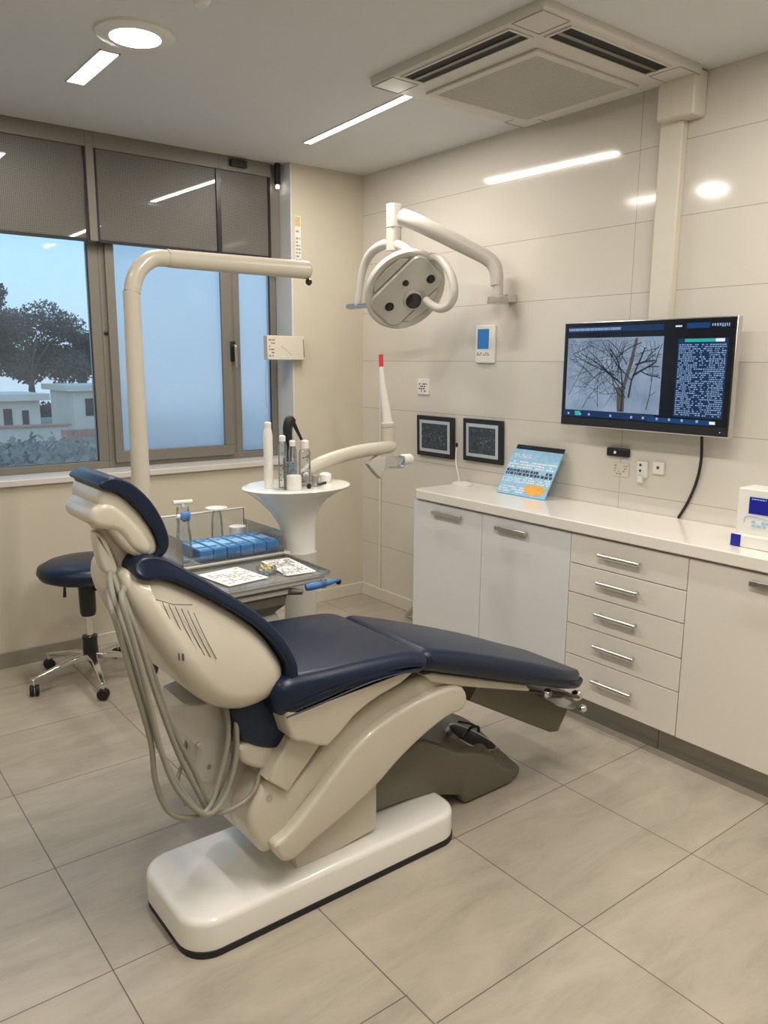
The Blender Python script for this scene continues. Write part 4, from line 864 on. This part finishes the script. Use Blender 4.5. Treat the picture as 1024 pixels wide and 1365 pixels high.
m = MB(); m.loft([[(-2.16, -2.16, 0.785), (-1.99, -2.16, 0.785), (-1.99, -1.90, 0.785), (-2.16, -1.90, 0.785)], [(-2.22, -2.19, 0.82), (-1.95, -2.19, 0.82), (-1.95, -1.88, 0.82), (-2.22, -1.88, 0.82)], [(-2.22, -2.19, 0.862), (-1.94, -2.19, 0.862), (-1.94, -1.88, 0.862), (-2.22, -1.88, 0.862)]]); m.build('housing', 'taupe', dt, bevel=0.006)
B(-2.24, -1.93, -2.20, -1.88, 0.862, 0.885).build('housing_top', 'shell2', dt, bevel=0.006)
def tray(xa, xb, ya, yb, z, hgt, t=0.005):
    m = MB(); m.box(xa, xb, ya, yb, z, z+t)
    m.box(xa, xa+t, ya, yb, z+t, z+hgt); m.box(xb-t, xb, ya, yb, z+t, z+hgt)
    m.box(xa+t, xb-t, ya, ya+t, z+t, z+hgt); m.box(xa+t, xb-t, yb-t, yb, z+t, z+hgt)
    return m
B(-2.215, -1.79, -2.215, -1.90, 0.890, 0.918).build('lower_tray', 'shell2', dt, bevel=0.008)
tray(-2.225, -1.775, -2.225, -1.885, 0.918, 0.016).build('lower_tray_liner', 'clear', dt)
B(-2.245, -1.74, -1.885, -1.50, 0.890, 0.935).build('upper_tray', 'shell2', dt, bevel=0.008)
m = MB(); xa, xb, ya, yb = -2.205, -1.765, -1.87, -1.525
m.box(xa, xb, ya, ya+0.005, 0.935, 0.965); m.box(xa, xb, yb-0.005, yb, 0.935, 1.065); m.box(xb-0.005, xb, ya, yb, 0.935, 1.02); m.box(xa, xa+0.005, ya, yb, 0.935, 1.04)
m.build('acrylic_bin', 'clear', dt)
m = MB(); m.tube([(xa, yb, 1.065), (xb, yb, 1.065), (xb, yb, 0.94)], 0.004, 8, smooth=False); m.build('bin_rim', 'wplast', dt)
hp = MB(); hp.tube([(-1.90, -2.252, 0.893), (-1.87, -2.256, 0.895), (-1.80, -2.258, 0.898), (-1.755, -2.258, 0.903)], [0.012, 0.014, 0.010, 0.004], 14)
t = thing('handpiece', 'blue dental handpiece hanging at the right end of the lower tray', 'handpiece', (-1.84, -2.24, 0.88)); hp.build('handpiece_body', 'blue', t)
MB().lathe([(0.013, 0), (0.014, 0.02), (0.010, 0.03)], (-1.83, -2.258, 0.884), 16, (0, 0, 1)).build('collar', 'clear', t)
MB().tube([(-1.95, -2.17, 0.868), (-1.925, -2.205, 0.872), (-1.90, -2.23, 0.872)], [0.014, 0.013, 0.009], 12).build('handpiece_cradle', 'taupe', dt)
MB().tube([(-1.795, -2.21, 0.900), (-1.745, -2.225, 0.886)], 0.004, 8, smooth=False).build('knob_stem', 'steel', dt)
MB().lathe([(0.006, -0.010), (0.012, -0.004), (0.012, 0.006), (0.005, 0.011)], (-1.740, -2.227, 0.884), 14, (0.6, -0.6, 0)).build('adjustment_knob', 'blackp', dt)

# papers and instruments on the lower tray
def sheet(x, y, w_, h_, rot, z, label, rows, seed, name='paper_pouch', cat='pouch'):
    t = thing(name, label, cat, (x, y, z), 'paper pouches on the lower tray'); c, s = math.cos(rot), math.sin(rot)
    X = lambda v: (x+v.x*c-v.y*s, y+v.x*s+v.y*c, z+v.z)
    m = MB(); m.box(-w_/2, w_/2, -h_/2, h_/2, 0, 0.004); m.xf(X).build('pouch', 'paper', t, bevel=0.001)
    m = scribble(MB(), -w_/2+0.012, -h_/2+0.012, w_/2-0.012, h_/2-0.012, rows*3, 0.6, seed=seed, z=0.0046); m.xf(X).build('print', 'ink' if rows > 4 else 'grille2', t)
sheet(-2.095, -2.065, 0.17, 0.20, 0.12, 0.924, 'white paper pouch at the left of the lower tray', 3, 4)
sheet(-1.860, -2.060, 0.12, 0.24, -0.1, 0.924, 'printed white pouch at the right of the lower tray', 6, 14)
t = thing('glass_dish', 'small clear dish of yellowish beads between the two pouches', 'dish', (-1.97, -2.08, 0.924))
MB().lathe([(0.034, 0), (0.040, 0.012), (0.038, 0.022), (0.034, 0.020), (0.030, 0.006)], (-1.965, -2.08, 0.924), 24).build('dish', 'clear', t)
m = MB(); rn = random.Random(5)
for k in range(40):
    a = rn.uniform(0, 2*PI); q = 0.027*math.sqrt(rn.random()); m.lathe([(0.001, -0.004), (0.0045, 0), (0.001, 0.004)], (-1.965+q*math.cos(a), -2.08+q*math.sin(a), 0.936+rn.random()*0.012), 6)
bb = m.build('beads', 'yellow', t); bb['kind'] = 'stuff'
for i, (x, y) in enumerate(((-1.925, -2.15), (-1.912, -2.12))):
    tag(MB().lathe([(0.010, 0), (0.010, 0.016), (0.006, 0.019)], (x, y, 0.9235), 14).build('small_vial', 'wplast'), ['little white vial beside the glass dish, nearest the tray edge', 'little white vial behind the other vial by the glass dish'][i], 'vial')

# blue cartons in the acrylic bin
for k in range(6):
    x = -2.100+k*0.058
    names = ['leftmost', 'second from the left', 'third from the left', 'fourth from the left', 'fifth from the left', 'rightmost']
    t = thing('blue_carton', 'small blue printed carton, %s in the acrylic bin' % names[k], 'carton', (x, -1.77, 0.936), 'blue cartons in the acrylic bin')
    B(x-0.0275, x+0.0275, -1.858, -1.66, 0.9365, 0.985).build('box', 'blue', t, bevel=0.003)
    m = scribble(MB(), -0.023, -1.845, 0.023, -1.68, 8, 0.6, seed=30+k, z=0.9857); m.xf(lambda v: (v.x+x, v.y, v.z)); m.build('top_print', 'lblue', t)
    m = MB(); m.quadp([(x-0.022, -1.80, 0.9862), (x+0.02, -1.80, 0.9862), (x+0.02, -1.74, 0.9862), (x-0.022, -1.74, 0.9862)]); m.build('pale_panel', 'lblue', t)
def flask(x, y, z, pts, label, capm, cap, name='clear_flask'):
    t = thing(name, label, 'flask', (x, y, z), 'clear flasks at the bin')
    MB().lathe(pts, (x, y, z), 24).build('vessel', 'clear', t)
    cap(t, capm)
flask(-2.165, -1.80, 0.936, [(0.024, 0), (0.028, 0.01), (0.032, 0.05), (0.026, 0.10), (0.020, 0.15), (0.022, 0.17)], 'clear flask with a white and blue spout cap, left end of the bin', 'blue',
      lambda t, m: (MB().tube([(-2.172, -1.80, 1.105), (-2.159, -1.80, 1.115), (-2.142, -1.80, 1.112)], [0.018, 0.020, 0.018], 14).build('blue_cap', 'blue', t), MB().tube([(-2.192, -1.80, 1.118), (-2.167, -1.80, 1.113)], [0.007, 0.014], 12, smooth=False).build('spout', 'wplast', t)))
flask(-2.105, -1.66, 0.936, [(0.030, 0), (0.034, 0.02), (0.030, 0.07), (0.024, 0.12), (0.028, 0.15), (0.024, 0.19)], 'clear flask with a white T-shaped cap behind the blue cartons', 'wplast',
      lambda t, m: (MB().tube([(-2.105, -1.66, 1.12), (-2.105, -1.66, 1.142)], 0.008, 10, smooth=False).build('cap_stem', 'wplast', t), MB().tube([(-2.145, -1.66, 1.145), (-2.065, -1.66, 1.143)], 0.009, 12, smooth=False).build('t_cap', 'wplast', t)))
flask(-1.93, -1.60, 0.936, [(0.022, 0), (0.026, 0.02), (0.022, 0.12), (0.014, 0.15)], 'clear flask with a flat white lid at the back of the bin', 'wplast',
      lambda t, m: MB().lathe([(0.010, 0), (0.046, 0.006), (0.046, 0.011), (0.01, 0.014)], (-1.93, -1.60, 1.084), 24).build('flat_lid', 'wplast', t))
tag(MB().lathe([(0.030, 0), (0.036, 0.05), (0.036, 0.068), (0.030, 0.070)], (-1.835, -1.60, 0.936), 24).build('lidded_pot', 'wplast'), 'small white lidded pot behind the right end of the blue cartons', 'pot')

# ------------------------------------------------------------------ examination lamp on a wall arm
lm = thing('examination_lamp', 'grey-white round examination lamp on a jointed arm from the tiled wall', 'lamp', (-0.5, -1.08, 1.9))
MB().tube([(-0.50, -1.055, 2.485), (-0.46, -1.17, 2.435), (-0.24, -1.31, 2.318), (-0.15, -1.375, 2.262), (-0.125, -1.41, 2.205), (-0.125, -1.42, 2.12)], [0.046, 0.045, 0.042, 0.041, 0.039, 0.034], 20).build('spring_arm', 'lampw', lm)
MB().lathe([(0.030, 0), (0.030, 0.06)], (-0.12, -1.425, 2.065), 20).build('arm_collar', 'lampw', lm)
MB().lathe([(0.055, 0), (0.058, 0.006), (0.056, 0.038), (0.030, 0.048)], (-0.12, -1.425, 2.022), 28).build('arm_cup', 'lampg', lm)
B(-0.075, -0.001, -1.46, -1.39, 2.035, 2.075).build('wall_plate', 'lampw', lm, bevel=0.004)
MB().loft([[(a, b, z) for a, b in rrect(-0.5, -0.975, 0.036, 0.034, 0.016, 4)] for z in (2.315, 2.33, 2.55, 2.565)]).build('pivot_block', 'lampw', lm, bevel=0.003)
B(-0.538, -0.462, -1.011, -0.939, 2.44, 2.443).build('pivot_seam', 'grille2', lm)
sc2 = scribble(MB(), 0, 0, 0.03, 0.04, 3, 0.9, seed=2); sc2.xf(lambda v: (-0.5365, -0.96-v.x, 2.47+v.y)).build('pivot_print', 'grille2', lm)
cdir = Vector((-0.60, -0.70, 0.06)).normalized()      # roughly towards the patient seat side
side = Vector((0.79, -0.61, 0)); 
Nn = (cdir*0.80+side*0.28+Vector((0, 0, -1))*0.48).normalized()
U0 = (Vector((0, 0, 1))+side*0.9); U = (U0-Nn*U0.dot(Nn)).normalized(); V = Nn.cross(U)
LC = Vector((-0.46, -1.03, 2.105))
def D(u, v, n): return LC+U*u+V*v+Nn*n
rings = []
for q, n in ((0.05, -0.085), (0.14, -0.080), (0.205, -0.055), (0.238, -0.015), (0.242, 0.010), (0.232, 0.022), (0.205, 0.018), (0.195, 0.006)):
    rings.append([D(q*1.0*math.cos(2*PI*k/56), q*0.92*math.sin(2*PI*k/56), n) for k in range(56)])
MB().loft(rings).build('lamp_housing', 'lampw', lm, ang=60)
pl = []
for q, n in ((1.0, 0.004), (1.0, 0.026), (0.955, 0.036), (0.3, 0.040)):
    pl.append([D(a*q, b*q, n) for a, b in rrect(0.0, 0.0, 0.205, 0.118, 0.06, 7)])
fp = MB().loft(pl).build('face_plate', 'lampg', lm, ang=40)
for s_ in (-1, 1):
    pl = []
    pts2 = [(-0.135, 0.125), (0.135, 0.125), (0.10, 0.165), (0.0, 0.178), (-0.10, 0.165)]
    for q in (0.004, 0.020): pl.append([D(a, b*s_, q) for a, b in pts2])
    MB().loft(pl).build('reflector', 'lampg', lm, bevel=0.003)
def pix(u, v):
    """LED spots laid out in the plane of the face"""
    return u, v
for (u, v, r) in ((0.145, -0.045, 0.026), (-0.125, 0.010, 0.027), (0.030, 0.045, 0.020)):
    MB().lathe([(r+0.006, 0), (r+0.005, 0.004), (r, 0.005), (r*0.9, -0.001)], D(u, v, 0.036), 24, Nn).build('lens_ring', 'lampg', fp)
    MB().lathe([(r, 0), (r*0.8, 0.004), (0.002, 0.005)], D(u, v, 0.038), 24, Nn).build('lens', 'lens', fp)
sgn = 1
MB().lathe([(0.058, 0), (0.056, 0.018), (0.048, 0.020)], D(-0.005, -0.062, 0.034), 30, Nn).build('sensor_ring', 'lampg', fp)
MB().lathe([(0.047, 0), (0.044, 0.006), (0.002, 0.010)], D(-0.005, -0.062, 0.052), 30, Nn).build('sensor', 'lens', fp)
MB().tube([tuple(LC-Nn*0.06+Vector((0.02, -0.05, 0.13))), (-0.46, -1.09, 2.285), (-0.49, -1.05, 2.325), (-0.5, -0.975, 2.352), (-0.5, -0.886, 2.359), (-0.5, -0.785, 2.335), (-0.5, -0.708, 2.277), (-0.5, -0.66, 2.175), (-0.5, -0.63, 2.035)], [0.028, 0.028, 0.028, 0.028, 0.028, 0.027, 0.025, 0.022, 0.018], 16).build('handle_yoke', 'lampw', lm)
MB().tube([(-0.38, -1.16, 2.275), (-0.38, -1.223, 2.262), (-0.38, -1.298, 2.200), (-0.38, -1.345, 2.125), (-0.38, -1.352, 2.055), (-0.38, -1.315, 2.008), (-0.38, -1.249, 1.993), (-0.38, -1.18, 2.012), (-0.38, -1.12, 2.045)], 0.023, 16).build('grip_loop', 'lampw', lm)
MB().tube([(-0.5, -0.53, 2.034), (-0.5, -0.57, 2.034), (-0.5, -0.70, 2.032), (-0.47, -0.84, 2.04)], [0.017, 0.019, 0.016, 0.014], 14, smooth=False).build('grip_knob', 'steel', lm)

# ------------------------------------------------------------------ wall control box and label strip by the window
t = thing('wall_box', 'small white box with dark markings mounted at the window reveal corner', 'control box', (-0.66, -0.05, 1.705))
B(-0.800, -0.520, -0.055, -0.003, 1.712, 1.866).build('box', 'base_w', t, bevel=0.004)
B(-0.560, -0.540, -0.003, 0.0, 1.74, 1.84).build('wall_mount', 'steel', t)
m = scribble(MB(), 0, 0, 0.045, 0.12, 6, 0.7, seed=12, hmul=0.3); m.xf(lambda v: (-0.790+v.x, -0.0556, 1.728+v.y)); m.build('markings', 'ink', t)
MB().tube([(-0.530, -0.0556, 1.845), (-0.527, -0.0556, 1.79), (-0.524, -0.0556, 1.73)], 0.0022, 6).build('edge_line', 'ink', t)
MB().tube([(-0.70, -0.0556, 1.80), (-0.66, -0.0556, 1.775), (-0.62, -0.0556, 1.745)], 0.001, 5).build('curved_line', 'grille2', t)
MB().tube([(-0.795, -0.03, 1.712), (-0.800, -0.022, 1.55), (-0.795, -0.02, 1.40)], 0.0018, 6).build('hanging_wire', 'grille2', t)
t = thing('label_strip', 'narrow upright strip of pale stickers on the wall beside the window', 'sticker strip', (-0.525, -0.004, 2.33))
B(-0.552, -0.506, -0.004, 0.0, 2.33, 2.63).build('strip', 'wplast', t)
B(-0.550, -0.512, -0.0055, -0.004, 2.565, 2.625).build('yellow_sticker', 'yellow', t)
m = scribble(MB(), 0, 0, 0.034, 0.20, 9, 0.75, seed=21); m.xf(lambda v: (-0.546+v.x, -0.0052, 2.345+v.y)); m.build('print', 'grille2', t)

# ------------------------------------------------------------------ outside the window
GZ = -1.3
struct(B(-60, 90, 4, 42, GZ-0.2, GZ).build('ground', 'ground'))
def tree(x, y, hgt, cr_, label, seed, tr_h=0.45, n=1500, lean=0.0):
    t = thing('garden_tree', label, 'tree', (x, y, GZ), 'trees outside the window'); rn = random.Random(seed)
    m = MB(); z1 = GZ+hgt*tr_h
    m.tube([(x, y, GZ), (x+0.1+lean*0.4, y, GZ+hgt*tr_h*0.6), (x+lean, y, GZ+hgt*0.8)], [0.22, 0.16, 0.05], 8)
    for k in range(7):
        a = rn.uniform(0, 2*PI); m.tube([(x+lean*0.5, y, z1*1.0+rn.uniform(-0.6, 0.6)), (x+cr_*0.35*math.cos(a), y+cr_*0.3*math.sin(a), z1+hgt*0.22), (x+cr_*0.8*math.cos(a), y+cr_*0.5*math.sin(a), z1+hgt*0.40)], [0.09, 0.06, 0.02], 6)
    m.build('trunk', 'bark', t)
    f = MB(); cz = GZ+hgt*(tr_h+1)/2; blobs = [(rn.uniform(-0.75, 0.75)*cr_, rn.uniform(-0.5, 0.5)*cr_, rn.uniform(-0.8, 0.8)*hgt*(1-tr_h)/2, rn.uniform(0.3, 0.5)*cr_) for _ in range(13)]
    for k in range(n):
        b = rn.choice(blobs); d = Vector((rn.gauss(0, 1), rn.gauss(0, 1), rn.gauss(0, 1))).normalized()*b[3]*rn.random()**0.45
        p = Vector((x+lean*0.6+b[0]+d.x, y+b[1]+d.y, cz+b[2]+d.z*0.75)); s_ = rn.uniform(0.06, 0.13)
        a = Vector((rn.gauss(0, 1), rn.gauss(0, 1), rn.gauss(0, 1))).normalized(); c = a.orthogonal().normalized()
        f.add([p-a*s_, p+c*s_*0.6, p+a*s_, p-c*s_*0.6], [(0, 1, 2, 3)])
    f.build('crown', 'leaf', t)
tree(6.9, 37.5, 5.3, 2.7, 'large dark bushy tree in the middle of the left window', 1, 0.40, 13000)
tree(4.2, 33.2, 6.4, 1.3, 'tall tree cut by the left edge of the photo', 2, 0.55, 4200)
tree(10.5, 41, 4.9, 1.4, 'smaller dark tree beside the window mullion', 3, 0.3, 4000)
tree(-4.5, 42, 8.0, 2.6, 'dark tree left of the photo frame behind the far left window', 6, 0.4, 1800)
def house(x, y, w_, d_, h_, label, rz=0.1, roofm='roof'):
    t = thing('garden_house', label, 'building', (x, y, GZ), 'low buildings outside')
    c, s = math.cos(rz), math.sin(rz); X = lambda v: (x+v.x*c-v.y*s, y+v.x*s+v.y*c, GZ+v.z)
    MB().box(-w_/2, w_/2, -d_/2, d_/2, 0, h_).xf(X).build('walls', 'house', t)
    MB().box(-w_/2-0.3, w_/2+0.3, -d_/2-0.3, d_/2+0.3, h_, h_+0.25).xf(X).build('roof', roofm, t)
    MB().box(-w_*0.3, -w_*0.12, -d_/2-0.03, -d_/2, h_*0.35, h_*0.8).xf(X).build('window', 'seal', t)
    MB().box(w_*0.1, w_*0.24, -d_/2-0.03, -d_/2, 0, h_*0.75).xf(X).build('doorway', 'seal', t)
house(3.9, 29, 1.7, 2.4, 1.5, 'low grey shed at the left edge of the window view', 0.1, 'house')
house(8.4, 33, 2.6, 3, 1.7, 'pale low building beside the window mullion', 0.05, 'house')
t = thing('garden_wall', 'low pale garden wall below the trees', 'garden wall', (5, 27, GZ)); B(0.5, 5.6, 26.9, 27.2, GZ, GZ+0.55).build('wall_body', 'house', t); B(0.4, 5.7, 26.8, 27.3, GZ+0.55, GZ+0.62).build('coping', 'roof', t)
t = thing('terracotta_wall', 'low reddish wall at the right of the window view', 'garden wall', (6, 24, GZ)); B(4.6, 9.0, 24.0, 24.3, GZ, GZ+0.62).build('wall_body', 'roof', t)
def bushes(name, label, cat, x0, x1, y0_, y1_, h_, n, m_, seed):
    rn = random.Random(seed); f = MB()
    for k in range(n):
        p = Vector((rn.uniform(x0, x1), rn.uniform(y0_, y1_), GZ+abs(rn.gauss(0, 0.5))*h_)); s_ = rn.uniform(0.06, 0.16)
        a = Vector((rn.gauss(0, 1), rn.gauss(0, 1), rn.gauss(0, 1))).normalized(); c = a.orthogonal().normalized(); f.add([p-a*s_, p+c*s_, p+a*s_, p-c*s_], [(0, 1, 2, 3)])
    o = tag(f.build(name, m_), label, cat); o['kind'] = 'stuff'
bushes('hedge_row', 'low grey-green hedge at the foot of the trees', 'hedge', 1.0, 8.9, 40.5, 41.8, 0.6, 5000, 'leaf', 8)
bushes('scrub', 'grey-green scrub filling the ground outside the window', 'undergrowth', -9, 9, 13, 23, 0.5, 11000, 'hedge', 4)
